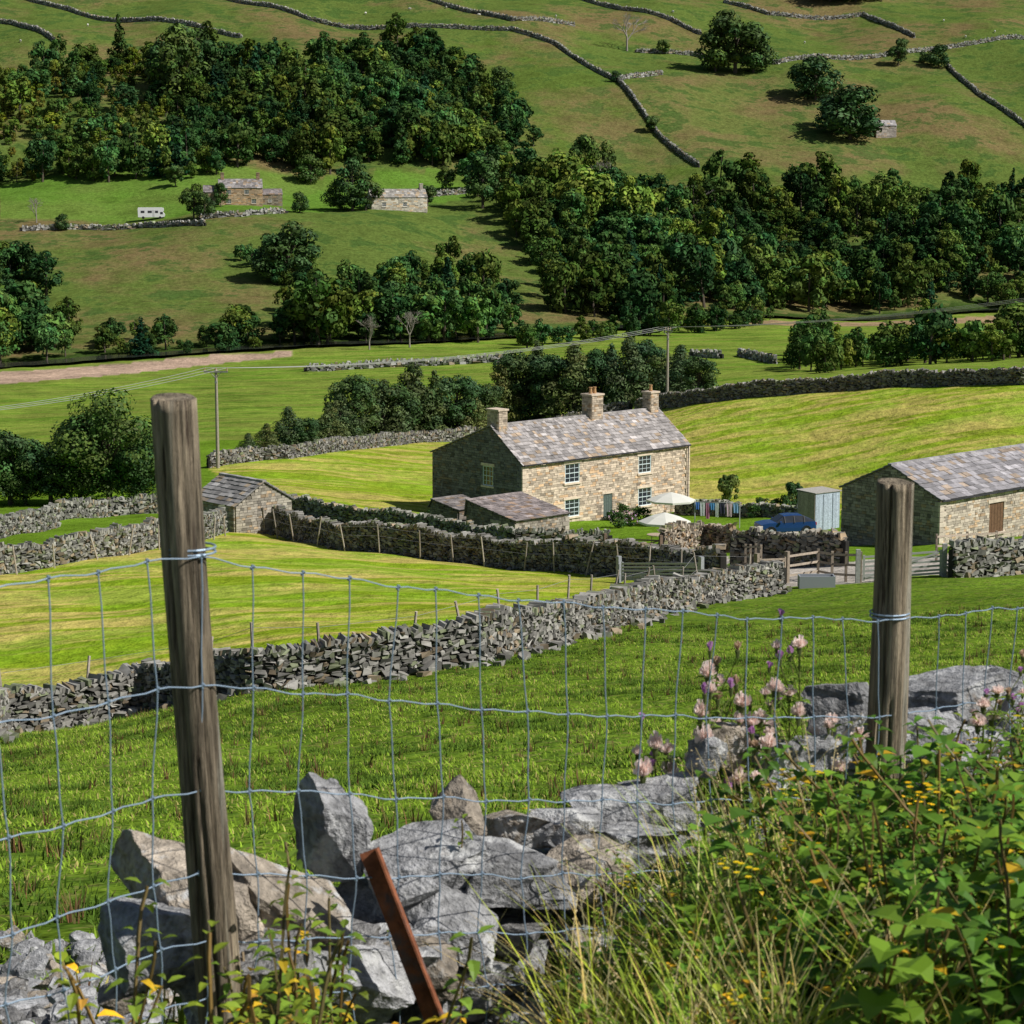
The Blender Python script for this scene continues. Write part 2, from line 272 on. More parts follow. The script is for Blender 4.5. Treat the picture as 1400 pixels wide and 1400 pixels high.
# ------------------------------------------------------------------ drystone walls
def stonecols(n,base=(.235,.23,.2),lo=.38,hi=1.35):
    c=np.array(base)*rng.uniform(lo,hi,(n,1)); w=rng.random(n)
    c[w<.12]*=np.array([1.1,.9,.68]); k=(w>.12)&(w<.24); c[k]*=np.array([.8,.92,.62]); k=w>.92; c[k]=np.array(base)*1.5*rng.uniform(.85,1.1,(k.sum(),1)); return c
def drystone(name,path,h=1.35,th=.55,sl=.34,sh=.16,base=(.235,.23,.2),cope=True,wob=.08,rubble=0,rs=(.12,.32),jit=1.15):
    path=np.asarray(path,float); seg=np.linalg.norm(np.diff(path,axis=0),axis=1); D=np.concatenate([[0],np.cumsum(seg)]); Lt=D[-1]
    def at(s):
        px=np.interp(s,D,path[:,0]);py=np.interp(s,D,path[:,1]); e=max(.5,sl*2)
        qx=np.interp(s+e,D,path[:,0])-np.interp(s-e,D,path[:,0]); qy=np.interp(s+e,D,path[:,1])-np.interp(s-e,D,path[:,1]); l=np.hypot(qx,qy)+1e-9
        return px,py,qx/l,qy/l
    ph=rng.uniform(0,6,3)
    def hh(s): return h*(1+wob*(np.sin(s*.35+ph[0])+.6*np.sin(s*1.3+ph[1])+.5*np.sin(s*3.1+ph[2])))
    A=Acc(); nco=max(2,int(h/sh)); 
    for j in range(nco):
        n=int(Lt/sl*1.25)+2
        for side in (-1,1):
            ln=rng.uniform(.4,1.7,n)*sl; s=np.cumsum(ln)-ln/2; k=s<Lt; s=s[k]; ln=ln[k]; q=len(s)
            px,py,tx,ty=at(s); f=(j+.5)/nco; H=hh(s); off=side*(th/2*(1-.3*f)-.1)+rng.normal(0,.035,q)
            z=T(px,py)-.06+H*f+rng.normal(0,.012,q); hs=H/nco*rng.uniform(.6,1.12,q); dp=rng.uniform(.16,.3,q)*(sl/.34)**.5
            cx=px-ty*off; cy=py+tx*off
            t3=np.stack([tx,ty,rng.normal(0,.14,q)],1)*(ln*.88)[:,None]; p3=np.stack([-ty,tx,np.zeros(q)],1)*dp[:,None]; u3=np.stack([rng.normal(0,.08,q),rng.normal(0,.08,q),np.ones(q)],1)*hs[:,None]
            O=np.stack([cx,cy,z],1)-t3/2-p3/2-u3/2
            c8=bx(O,t3,p3,u3)+rng.normal(0,.040*sl/.34*jit,(q,8,3))
            A.boxes(c8,stonecols(q,base))
    if cope:
        cl=sl*.42; n=int(Lt/cl*1.1)+2; ln=rng.uniform(.6,1.5,n)*cl; s=np.cumsum(ln)-ln/2; k=s<Lt; s=s[k];ln=ln[k];q=len(s)
        px,py,tx,ty=at(s); H=hh(s); z=T(px,py)-.06+H; hs=rng.uniform(.6,1.9,q)*sh*1.1; dp=th*rng.uniform(.5,.9,q); tilt=rng.normal(.15,.35,q)
        t3=np.stack([tx,ty,np.zeros(q)],1)*(ln*.9)[:,None]; p3=np.stack([-ty,tx,rng.normal(0,.1,q)],1)*dp[:,None]; u3=np.stack([tx*tilt,ty*tilt,np.ones(q)],1)*hs[:,None]
        O=np.stack([px,py,z],1)-t3/2-p3/2-np.array([0,0,.03]); A.boxes(bx(O,t3,p3,u3)+rng.normal(0,.03*sl/.34,(q,8,3)),stonecols(q,base,.6,1.6))
    stp=max(.6,sl*2); s=np.arange(0,Lt,stp); px,py,tx,ty=at(s+.3); H=hh(s)*.88; q=len(s)
    t3=np.stack([tx,ty,0*tx],1)*stp*1.05; p3=np.stack([-ty,tx,0*tx],1)*th*.45; u3=np.stack([0*tx,0*tx,H+.2],1)
    O=np.stack([px,py,T(px,py)-.25],1)-t3/2-p3/2; A.boxes(bx(O,t3,p3,u3),(.03,.028,.025))  # near-black core added to block light, paints shade into gaps between stones
    if rubble:
        q=int(Lt*rubble); s=rng.uniform(0,Lt,q); px,py,tx,ty=at(s); off=-(th/2+np.abs(rng.normal(0,.35,q))); cx=px-ty*off; cy=py+tx*off; S=rng.uniform(rs[0],rs[1],(q,3))
        an=rng.uniform(0,3,q); a=np.stack([np.cos(an),np.sin(an),0*an],1)*S[:,:1]; b=np.stack([-np.sin(an),np.cos(an),rng.normal(0,.3,q)],1)*S[:,1:2]; u=np.stack([0*an,0*an,1+0*an],1)*S[:,2:]*.7
        A.boxes(bx(np.stack([cx,cy,T(cx,cy)-.04],1)-a/2-b/2,a,b,u)+rng.normal(0,.1*rs[1],(q,8,3)),stonecols(q,base))
    return A.obj(name,[M_stone])
drystone('drystone_wall',P_mid,h=1.22,th=.75,sl=.21,sh=.105,rubble=5,base=(.25,.24,.215),wob=.06)
drystone('drystone_wall',P_w3,h=1.65,th=.7,sl=.28,sh=.14,rubble=1,base=(.22,.21,.19))
drystone('drystone_wall',P_w2,h=1.45,th=.65,sl=.3,sh=.15)
drystone('drystone_wall',P_w1,h=1.35,sl=.3,sh=.15); drystone('drystone_wall',P_w1b,h=1.3,sl=.34,sh=.17)
drystone('drystone_wall',P_w4,h=1.4,sl=.34,sh=.17)
drystone('drystone_wall',P_back,h=1.25,sl=.4,sh=.18,base=(.22,.21,.19))
drystone('drystone_wall',P_crest,h=1.55,th=.7,sl=.4,sh=.18,base=(.2,.19,.175))
drystone('garden_wall',WP([(905,762),(960,757),(1003,755)]),h=1.9,base=(.32,.27,.21))
drystone('garden_wall',WP([(1000,776),(1070,776),(1152,774)]),h=1.9,base=(.26,.24,.2))
drystone('garden_wall',WP([(925,702),(1000,706),(1108,712)]),h=1.1,sl=.4)
drystone('drystone_wall',WP([(1300,790),(1420,782),(1550,775)]),h=1.7)
FW=[[(280,-6),(420,27),(560,38),(700,42),(760,62),(800,90),(845,112),(870,142),(900,186),(955,229)],
[(-40,20),(20,34),(75,58)],[(20,-5),(180,30),(330,52)],[(570,-4),(660,20),(700,29),(785,36)],[(785,-4),(850,14),(920,30),(958,48)],
[(870,72),(945,76),(1060,88),(1200,79),(1300,66),(1440,58)],[(845,110),(905,102)],[(1295,92),(1340,132),(1440,205)],[(990,4),(1050,21),(1180,22),(1250,52)],
[(275,300),(330,296),(390,292)],[(560,270),(640,264)],[(30,316),(110,314),(190,312),(280,309)],
[(420,508),(560,501),(700,495)],[(1010,486),(1060,498)],[(945,488),(985,490)]]
for p in FW: 
    d=W(*p[0])[1]; drystone('field_wall',WP(p,y0=270),h=1.3 if d>600 else 1.0,th=.8,sl=.9,sh=.35,base=(.30,.295,.27))
# ------------------------------------------------------------------ buildings
def masonry(A,O,U,N,width,hfun,z0,z1,holes,sl,sh,base,th=.1):
    O,U,N=map(lambda a:np.array(a,float),(O,U,N)); z=z0
    while z<z1-.03:
        h=sh*rng.uniform(.75,1.25); zt=min(z+h,z1); iv=hfun(zt)
        if iv is None: break
        segs=[(max(0,iv[0]),min(width,iv[1]))]
        for (a,b,w,hh_) in holes:
            if zt>b+.02 and z<b+hh_-.02:
                ns=[]
                for s0,s1 in segs:
                    if a>s0: ns.append((s0,min(s1,a)))
                    if a+w<s1: ns.append((max(s0,a+w),s1))
                segs=[q for q in ns if q[1]-q[0]>.04]
        for s0,s1 in segs:
            p=s0; rows=[]
            while p<s1-.01:
                l=sl*rng.uniform(.6,1.6); e=min(p+l,s1)
                if s1-e<sl*.35: e=s1
                rows.append((p,e)); p=e
            r=np.array(rows)
            if not len(r): continue
            q=len(r); g=min(.01,sl*.03); o=O+U*(r[:,:1]+g)+np.array([0,0,z+g]); tt=th*rng.uniform(.8,1.15,q)[:,None]
            c8=bx(o-N*.02,U*(r[:,1:]-r[:,:1]-2*g),N*(tt+.02),np.array([0,0,zt-z-2*g])[None]); c8+=rng.normal(0,sl*.018,c8.shape)*.6
            cc=np.array(base)*rng.uniform(.66,1.22,(q,1)); w=rng.random(q); cc[w<.14]*=np.array([1.08,.9,.72]); cc[(w>.14)&(w<.26)]*=.6
            A.boxes(c8,cc)
        z=zt
def slates(A,O,U,S,N,width,slen,rh,sw,base):
    O,U,S,N=map(lambda a:np.array(a,float),(O,U,S,N)); R=int(round(slen/rh)); rh=slen/R
    for r in range(R):
        rw=sw*(1.15-.4*r/R); n=int(width/rw*1.4)+2; l=rng.uniform(.6,1.4,n)*rw; e=np.cumsum(l)-rng.uniform(0,.5)*rw; s=np.concatenate([[0],e]); s=np.clip(s,0,width); s=np.unique(s); a=s[:-1]; b=s[1:]; q=len(a)
        o=O+U*(a+.008)[:,None]+S*(r*rh-.04+rng.normal(0,.015,q))[:,None]+N*(.07+rng.uniform(-.012,.025,q))[:,None]
        c=np.array(base)*rng.uniform(.62,1.3,(q,1)); w=rng.random(q); c[w<.15]*=np.array([1.2,1.,.75]); c[w>.93]*=1.4
        A.boxes(bx(o,U*(b-a-.016)[:,None],S*(rh*1.2)-N*.05,N*.045),c)
def building(name,loc,al,L,Wd,eave,rise,rp=.5,sl=.36,sh=.18,sbase=(.36,.30,.23),gbase=None,rbase=(.22,.195,.19),front=(),left=(),chim=(),rh=.40,sw=.5,ov=.2,doors=(),quoin=True,fr=(.78,.78,.75)):
    E=empty(name,loc,al); yr=Wd*rp; zr_=eave+rise; gbase=gbase or sbase
    A=Acc()
    c=np.array([(0,0,-1.5),(L,0,-1.5),(L,Wd,-1.5),(0,Wd,-1.5),(0,0,eave),(L,0,eave),(L,Wd,eave),(0,Wd,eave),(0,yr,zr_),(L,yr,zr_)],float)
    A.add(c,[[0,1,5,4],[2,3,7,6],[1,2,6,5],[3,0,4,7]],np.array(sbase)*.7); A.n-=10; A.F3.append(np.array([[4,7,8],[6,5,9]])+A.n); A.M3.append(np.zeros(2)); A.n+=10
    full=lambda z:(0,L)
    def gab(z):
        if z<=eave: return (0,Wd)
        if z>=zr_-.05: return None
        t=(z-eave)/rise; return (yr*t,Wd-(Wd-yr)*t)
    masonry(A,(0,0,0),(1,0,0),(0,-1,0),L,full,-.6,eave-.02,list(front)+[d[:4] for d in doors],sl,sh,sbase)
    masonry(A,(0,Wd,0),(1,0,0),(0,1,0),L,full,-.6,eave-.02,[],sl*1.5,sh*1.5,sbase)
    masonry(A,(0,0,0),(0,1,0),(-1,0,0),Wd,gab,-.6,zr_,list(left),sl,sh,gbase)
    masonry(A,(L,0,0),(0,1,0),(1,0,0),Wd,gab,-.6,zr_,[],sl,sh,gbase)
    if quoin:
        z=0;k=0
        while z<eave-.35:
            a=.55 if k%2 else .3; b=.3 if k%2 else .55
            A.box((-.15,-.15,z+.01),(a,0,z+.33),np.array(sbase)*1.1*rng.uniform(.8,1.1)); A.box((-.147,.003,z+.01),(-.0,b,z+.33),np.array(gbase)*1.1*rng.uniform(.8,1.1))
            A.box((L-a,-.15,z+.01),(L+.15,0,z+.33),np.array(sbase)*1.1*rng.uniform(.8,1.1)); z+=.35;k+=1
    Fm=Acc()
    def window(a,b,w,h,onfront=True,door=None):
        def P(u0,n0,z0,u1,n1,z1,colr,m,AA):
            if onfront: AA.box((u0,-n1,z0),(u1,-n0,z1),colr,m)
            else: AA.box((-n1,u0,z0),(-n0,u1,z1),colr,m)
        P(a-.15,.0,b-.16,a+w+.15,.2,b,np.array(sbase)*1.1,0,A); P(a-.2,.0,b+h,a+w+.2,.145,b+h+.24,np.array(sbase)*1.1,0,A)
        if door is not None:
            P(a,.01,b,a+w,.05,b+h,door,2,Fm); 
            for k in range(1,5): P(a+w*k/5-.01,.05,b,a+w*k/5+.01,.06,b+h,np.array(door)*.5,2,Fm)
            return
        P(a,.005,b,a+w,.02,b+h,(.03,.03,.04),1,Fm); t=.075
        for (p0,p1,q0,q1) in [(a,a+w,b,b+t),(a,a+w,b+h-t,b+h),(a,a+t,b+t,b+h-t),(a+w-t,a+w,b+t,b+h-t)]: P(p0,.02,q0,p1,.075,q1,fr,0,Fm)
        P(a+t,.02,b+h/2-.03,a+w-t,.066,b+h/2+.03,fr,0,Fm)
        for k in (1,2,): P(a+w*k/3-.018,.02,b+t,a+w*k/3+.018,.058,b+h-t,fr,0,Fm)
        for k in (.25,.75): P(a+t,.02,b+h*k-.015,a+w-t,.052,b+h*k+.015,fr,0,Fm)
    for f in front: window(*f)
    for f in left: window(*f,onfront=False)
    for d in doors: window(*d[:4],door=d[4])
    A.obj('walls',[M_mason],parent=E)
    if Fm.n: Fm.obj('windows_and_doors',[M_paint,M_glass,M_wood2],parent=E)
    R=Acc()
    for (y0,sgn,run) in ((0,1,yr),(Wd,-1,Wd-yr)):
        d=np.array([0,run*sgn,rise]); ln=np.linalg.norm(d); S=d/ln; N=np.array([0,-rise*sgn,run])/ln
        o=np.array([-ov,y0,eave])-S*ov; R.boxes(bx(o,np.array([L+2*ov,0,0]),S*(ln+ov-.02),N*.05),np.array(rbase)*.5)
        slates(R,o,(1,0,0),S,N,L+2*ov,ln+ov,rh,sw,rbase)
    n=int(L/.6); s=np.linspace(-ov,L+ov,n+1)
    for a,b in zip(s[:-1],s[1:]): R.boxes(bx([a+.01,yr-.16,zr_+.0],[b-a-.02,0,0],[0,.32,0],[0,0,.13+rng.uniform(-.01,.01)]),np.array(rbase)*rng.uniform(.9,1.5))
    if quoin and L>10:
        R.box((-.1,-.36,eave-.16),(L+.1,-.25,eave-.06),(.04,.04,.045)); R.tube((L-.25,-.3,eave-.1),(L-.25,-.3,0),.05,.05,6,(.05,.05,.05))
    R.obj('roof',[M_slate],parent=E)
    if chim:
        C=Acc()
        for (cx,cw,cd,ch,pots) in chim:
            o=zr_-.6; C.box((cx-cw/2+.06,yr-cd/2+.06,o),(cx+cw/2-.06,yr+cd/2-.06,o+ch+.55),np.array(sbase)*.6)
            for (O_,U_,N_,w_) in (((cx-cw/2+.06,yr-cd/2+.06,0),(1,0,0),(0,-1,0),cw-.12),((cx-cw/2+.06,yr-cd/2+.06,0),(0,1,0),(-1,0,0),cd-.12),((cx+cw/2-.06,yr-cd/2+.06,0),(0,1,0),(1,0,0),cd-.12),((cx-cw/2+.06,yr+cd/2-.06,0),(1,0,0),(0,1,0),cw-.12)):
                masonry(C,O_,U_,N_,w_,lambda z,w_=w_:(0,w_),o,o+ch+.5,[],.36,.18,np.array(sbase)*.75,th=.06)
            C.box((cx-cw/2-.06,yr-cd/2-.06,o+ch+.5),(cx+cw/2+.06,yr+cd/2+.06,o+ch+.65),np.array(sbase)*.9)
            for p in range(pots):
                px=cx+(p-(pots-1)/2)*.5; C.tube((px,yr,o+ch+.65),(px,yr,o+ch+1.15),.17,.13,10,m=1); C.tube((px,yr,o+ch+1.15),(px,yr,o+ch+1.23),.17,.17,10,m=1)
        C.obj('chimneys',[M_mason,M_terra],parent=E)
    return E
A43=math.radians(43)
building('stone_farmhouse',(.9,183,-30.4),A43,20.5,11.5,5.8,2.9,.34,sbase=(.66,.54,.42),gbase=(.19,.185,.18),rbase=(.33,.305,.295),sl=.42,sh=.2,  # gbase: same stone painted dark, shade of the unlit gable put into colour
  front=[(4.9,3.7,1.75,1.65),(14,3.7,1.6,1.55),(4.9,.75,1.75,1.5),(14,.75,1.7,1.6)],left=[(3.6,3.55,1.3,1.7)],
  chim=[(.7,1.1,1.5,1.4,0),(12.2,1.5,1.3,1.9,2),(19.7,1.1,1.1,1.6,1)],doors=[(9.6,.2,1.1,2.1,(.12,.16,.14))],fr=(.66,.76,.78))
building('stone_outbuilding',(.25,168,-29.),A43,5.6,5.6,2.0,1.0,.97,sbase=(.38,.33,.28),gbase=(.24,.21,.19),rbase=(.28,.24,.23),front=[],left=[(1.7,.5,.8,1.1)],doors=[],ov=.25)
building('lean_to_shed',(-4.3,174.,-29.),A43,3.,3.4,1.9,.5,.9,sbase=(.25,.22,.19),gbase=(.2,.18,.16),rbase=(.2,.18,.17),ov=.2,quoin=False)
building('stone_barn',(28.6,145,-26.2),A43,27,8.2,4.35,1.9,.5,sbase=(.56,.48,.39),gbase=(.33,.29,.25),rbase=(.30,.285,.295),doors=[(5.6,1.4,1.7,2.1,(.16,.09,.05))],left=[],rh=.5,sw=.6)  # darker gbase paints shade onto the gable turned from the sun
h=W(322,728)
building('stone_field_hut',(h[0],h[1],h[2]-.1),A43-math.pi/2,4.6,4.6,1.9,1.35,.5,sbase=(.40,.36,.30),rbase=(.27,.26,.25),quoin=False).location=(h[0]-4.6*math.sin(A43)*1.0,h[1]+4.6*math.cos(A43)*1.0,h[2]-.1)
def far(name,u,v,al,L,Wd,e,r,**k):
    p=W(u,v,y0=350); return building(name,(p[0],p[1],p[2]-.3),al,L,Wd,e,r,sl=.8,sh=.35,rh=.8,sw=.8,quoin=False,**k)
far('far_farmhouse',300,281,.15,12,7,5.2,2.4,sbase=(.50,.36,.24),rbase=(.27,.25,.24),front=[(2,3.4,1.3,1.3),(7,3.4,1.3,1.3),(2,.8,1.3,1.3),(9,.8,1.3,1.3)],left=[],chim=[(1,1,1,1.8,0),(11,1,1,1.8,0)])
far('far_outbuilding',279,281,.15,5,6,4,1.8,sbase=(.34,.27,.19))
far('far_outbuilding',357,280,.2,6,5,3.2,1.5,sbase=(.28,.24,.19),front=[(2,1,1,1)])
far('far_cottage',508,286,.25,16,7,3.6,2.2,sbase=(.66,.60,.50),rbase=(.32,.30,.27),front=[(3,1.,1.2,1.2),(9,1.,1.2,1.2)],chim=[(15,1,1,1.6,0)])
far('field_barn',1198,189,.1,7.,5.5,4.6,1.8,sbase=(.55,.48,.43),rbase=(.36,.34,.33),doors=[(1.2,3.,.8,.8,(.04,.04,.04))])
# ------------------------------------------------------------------ trees
def leafquads(A,pos,nrm,size,col,m=0):
    n=len(pos); r=rng.normal(size=(n,3)); a=np.cross(nrm,r); a/=np.linalg.norm(a,axis=1,keepdims=True)+1e-9; b=np.cross(nrm,a); b/=np.linalg.norm(b,axis=1,keepdims=True)+1e-9
    s=size*rng.uniform(.6,1.35,(n,1)); V=np.stack([pos-a*s,pos-b*s*.6,pos+a*s,pos+b*s*.6],1).reshape(-1,3)
    A.add(V,np.arange(4*n).reshape(-1,4),np.repeat(col,4,0),m)
def tree_acc(kind,H=10,R=4.2,nc=30,nl=2400,ls=.36,base=.03,col=(.052,.10,.030),limbs=True):
    A=Acc(); A.tube((0,0,-.5),(0,0,H*.45),H*.028,H*.018,6,(.1,.08,.06),1,False); A.tube((0,0,H*.45),(0,0,H*.85),H*.018,H*.005,5,(.1,.08,.06),1,False)
    cs=[];rs=[]
    if kind=='round':
        for i in range(nc):
            d=rng.normal(size=3); d/=np.linalg.norm(d); q=rng.uniform(.3,1)**.5*.78; zc=H*(base+1)/2; c=np.array([d[0]*R*q,d[1]*R*q,zc+d[2]*H*(1-base)/2*q*1.08]); 
            t=c[2]/H; c[:2]*=1.08-.35*max(0,t-.5)*2
            cs.append(c); rs.append(R*rng.uniform(.16,.40))
    else:
        for i in range(nc):
            t=i/nc; z=H*(base+(1-base)*t*.95); rr=R*(1-t**1.6)*rng.uniform(.3,.95); a=i*2.4+rng.uniform(-.8,.8); cs.append(np.array([math.cos(a)*rr,math.sin(a)*rr,z])); rs.append(R*(.30*(1-t)+.13)*rng.uniform(.7,1.4))
    cs=np.array(cs);rs=np.array(rs)
    if limbs:
        for c in cs[::2]:
            z0=c[2]*.55 if kind=='round' else c[2]*.9; A.tube((0,0,min(z0,H*.7)),c,H*.008,H*.003,4,(.1,.08,.06),1,False)
    w=rs**2; k=(w/w.sum()*nl).astype(int)
    for c,r,n in zip(cs,rs,k):
        d=rng.normal(size=(n,3)); d[:,2]+=.35; d/=np.linalg.norm(d,axis=1,keepdims=True); rad=r*rng.uniform(.7,1.1,(n,1)); sq=np.array([1,1,.8 if kind=='round' else .6])
        pos=c+d*rad*sq; nn=d+rng.normal(0,.28,(n,3)); nn/=np.linalg.norm(nn,axis=1,keepdims=True)
        cc=np.array(col)*rng.uniform(.7,1.4)*rng.uniform(.65,1.4,(n,1))*np.array([rng.uniform(.8,1.3),1,rng.uniform(.8,1.15)])
        leafquads(A,pos,nn,ls,cc)
    return A
TLs=[dict(kind='round'),dict(kind='round',H=11,R=3.8,nc=34),dict(kind='round',H=8.5,R=4.8,nc=34),dict(kind='round',H=12.5,R=4.2,nc=38),dict(kind='cone',H=12,R=3.2,nc=46,col=(.03,.072,.032)),dict(kind='round',H=8,R=3.4,nc=24,col=(.07,.12,.034)),dict(kind='round',H=9.5,R=3.6,nc=26),dict(kind='round',H=11.5,R=4.8,nc=40)]
LOW=[tree_acc(nl=1300,ls=.44,limbs=False,**t).proto() for t in TLs]
TR=[tree_acc(nl=2800,ls=.32,**t).obj('t%d'%i,[M_leaf,M_bark],link=False) for i,t in enumerate(TLs[:6])]
BIG=[tree_acc('round',H=10,R=4.8,nc=70,nl=11000,ls=.17,col=(.047,.092,.024)).obj('b0',[M_leaf,M_bark],link=False),tree_acc('round',H=10,R=3.4,nc=60,nl=7000,ls=.19,col=(.055,.095,.034)).obj('b1',[M_leaf,M_bark],link=False),
     tree_acc('cone',H=12,R=3.8,nc=90,nl=7000,ls=.2,col=(.045,.083,.036)).obj('b2',[M_leaf,M_bark],link=False),tree_acc('cone',H=9.5,R=4.4,nc=70,nl=7000,ls=.2,col=(.072,.105,.045)).obj('b3',[M_leaf,M_bark],link=False)]
SHR=[tree_acc('round',H=2.2,R=1.5,nc=18,nl=900,ls=.13,base=0).proto(),tree_acc('round',H=3,R=1.6,nc=20,nl=900,ls=.14,col=(.06,.11,.03)).proto()]
def polyscatter(poly,sp,jit=.45,y0=300):
    P=WP(poly,y0=y0); lo=P.min(0);hi=P.max(0); gx,gy=np.meshgrid(np.arange(lo[0],hi[0],sp),np.arange(lo[1],hi[1],sp)); gx=gx.ravel()+rng.normal(0,sp*jit,gx.size); gy=gy.ravel()+rng.normal(0,sp*jit,gy.size)
    m=inpoly(gx,gy,P); return np.stack([gx[m],gy[m],T(gx[m],gy[m])-.2],1)
PAL=np.array([(.5,.65,.75),(.8,.9,.8),(.6,.8,.85),(1.35,1.2,.8),(.8,1,1.),(1.,1.05,.85),(1.8,1.45,.85),(1.1,.95,.7)])
def wood(name,poly,sp,smin,smax,w=(3,3,3,3,1,3,3,3),heath=None):
    p=polyscatter(poly,sp); n=len(p); w=np.array(w,float); s=rng.uniform(0,1,n)**1.3*(smax-smin)+smin; s*=1+.22*np.sin(p[:,0]*.06)*np.sin(p[:,1]*.05+1)
    t=PAL[rng.integers(0,len(PAL),n)]*rng.uniform(.7,1.4,(n,1))*(1+.25*np.sin(p[:,0]*.05+p[:,1]*.03))[:,None]
    if heath is not None:
        q=inpoly(p[:,0],p[:,1],WP(heath,y0=300)); k=q&(rng.random(n)<.75); s[k]*=.5; r=rng.random(n); t[k&(r<.35)]=np.array([2.4,1.4,.9]); t[k&(r>=.35)]*=np.array([1.5,1.3,.9])
    S=np.stack([s*rng.uniform(.85,1.2,n),s*rng.uniform(.85,1.2,n),s*rng.uniform(.85,1.2,n)],1)
    realize(name,p,S,rng.choice(8,n,p=w/w.sum()),LOW,[M_leafb,M_bark],t,tilt=.04); return n
n1=wood('hillside_woodland',[(-150,108),(0,100),(150,96),(200,85),(300,90),(450,90),(600,84),(650,105),(700,160),(740,212),(640,228),(470,238),(390,236),(240,248),(0,254),(-150,258)],5.8,.6,1.35,(3,3,3,3,2,3,3,3),heath=[(-150,60),(190,90),(270,170),(200,235),(-150,240)])
n2=wood('riverside_woodland',[(640,262),(690,245),(780,258),(860,275),(905,282),(960,278),(1060,268),(1180,272),(1300,265),(1550,285),(1600,418),(1400,420),(1060,423),(900,440),(760,432),(735,360),(690,310)],6.2,.55,1.4)
n3=wood('riverside_copse',[(385,460),(400,430),(470,400),(560,385),(660,392),(700,440),(720,468),(560,472),(400,476)],5.2,.5,1.15)
n4=wood('riverbank_trees',[(-200,390),(40,372),(90,430),(112,480),(60,498),(-200,505)],6.,.7,1.3)
n5=wood('riverbank_bushes',[(110,485),(130,455),(260,458),(400,458),(400,478),(250,486)],5.,.3,.95)
n6=wood('valley_hedgerow',[(1072,506),(1110,478),(1200,490),(1400,480),(1500,480),(1500,492),(1200,503),(1100,512)],5,.35,.85)
n7=wood('farm_hedge',[(320,350),(345,330),(360,350),(430,375),(430,392),(370,394)],6,.4,.8)
n8=wood('riverbank_thicket',[(700,470),(900,452),(1060,436),(1060,444),(900,462),(700,478)],5,.3,.7)
def tree(name,u,v,hpx,proto,wx=1.,y0=270):
    p=W(u,v,y0); Hm=hpx*p[1]/FL
    hz=np.array([q.co.z for q in proto.data.vertices]).max(); s=Hm/hz
    o=bpy.data.objects.new(name,proto.data); o.location=(p[0],p[1],p[2]-.2); o.scale=(s*wx,s*wx,s); o.rotation_euler=(0,0,rng.uniform(0,6.28)); sc.collection.objects.link(o); return o
for (u,v,hp,k,wx) in [(395,386,85,0,1.2),(372,384,60,2,1.1),(265,298,48,0,1),(280,298,36,2,1),(482,288,72,3,1.1),(500,288,50,0,1.1),(465,287,44,2,1.1),(410,291,30,2,1),(302,283,34,1,.9),(425,250,40,2,1.2),(660,285,75,1,1),(610,262,36,0,1),(585,282,30,5,1),(555,282,22,5,1),(85,315,24,2,1),(240,255,30,5,1),
  (1005,100,86,0,1.25),(978,98,62,2,1.1),(1030,99,55,2,1.1),(1115,137,62,2,1.25),(1100,130,50,0,1.2),(1162,190,74,2,1.4),(1145,178,56,0,1.2),(1180,184,40,2,1.),(1228,90,32,0,1.2),(1283,92,32,2,1.2),(1262,86,16,2,1),(842,112,16,2,1),(1135,2,50,2,1.6),(1170,2,40,2,1.4),(1205,2,30,0,1),(906,74,20,5,1),(1232,72,20,5,1),(890,180,22,5,1),(800,262,78,1,.9),(825,262,70,3,.9),(240,150,115,3,1),(250,130,95,1,1.1),(225,130,80,3,1),(270,120,80,0,1),(685,130,40,2,1)]:
    tree('deciduous_tree',u,v,hp,TR[k],wx)
for (u,v,hp,k,wx,y0) in [(150,700,165,0,1.15,180),(110,698,120,0,1.1,180),(195,698,110,0,1.,180),(15,706,110,1,1.2,180),(-40,700,130,0,1.1,180),(70,700,95,1,1.3,180),(35,702,85,0,1.2,180)]: tree('oak_tree',u,v,hp,BIG[k],wx,y0)
for (u,v,hp,k,wx) in [(485,602,95,1,1.1),(465,604,70,3,1.1),(565,598,108,3,1.),(545,600,80,1,1.2),(595,600,98,2,1.),(525,600,85,3,1),(625,598,90,1,1.1),(645,598,70,3,1.),(450,606,60,3,1.),(710,572,98,1,1.1),(735,570,108,2,1),(760,570,90,1,1.2),(785,568,102,3,1.),(812,562,90,1,1.1),(835,558,92,2,1),(860,556,98,3,1),(885,550,90,1,1.),(930,548,80,3,1.),(912,550,70,1,1.1),(955,545,62,1,1.2),(685,575,80,3,1),(665,590,70,1,1),(395,612,60,3,1.1),(365,615,40,3,1.2),(340,628,36,3,1.2),(420,612,45,1,1.2)]:
    tree('mixed_shelterbelt_tree',u,v,hp,BIG[k],wx,230)
def bare(u,v,hpx,y0=300,r=.35):
    p=W(u,v,y0); H=hpx*p[1]/FL; A=Acc()
    def br(a,d,l,r,dep):
        b=a+d*l; A.tube(a,b,r,r*.65,4,cap=False)
        if dep==0: return
        for k in range(3 if dep>1 else 4):
            q=d+rng.normal(0,.42,3); q[2]=abs(q[2])*.9+.1; q/=np.linalg.norm(q); br(b if k else a+d*l*.7,q,l*rng.uniform(.6,.85),r*.6,dep-1)
    br(np.zeros(3),np.array([0,0,1.]),H*.3,H*.025,5); o=A.obj('bare_tree',[mat('pale_bark',(.27,.24,.21))]); o.location=p
bare(857,70,62); bare(50,305,38); bare(818,285,70); bare(948,300,60); bare(560,475,55); bare(505,478,50)
gp=np.array([W(u,v) for u,v in [(1030,708),(1045,705),(1062,702),(1080,704),(835,712),(850,712),(866,712),(880,716),(590,712),(605,715),(1100,705),(860,720),(845,722),(1090,702)]])
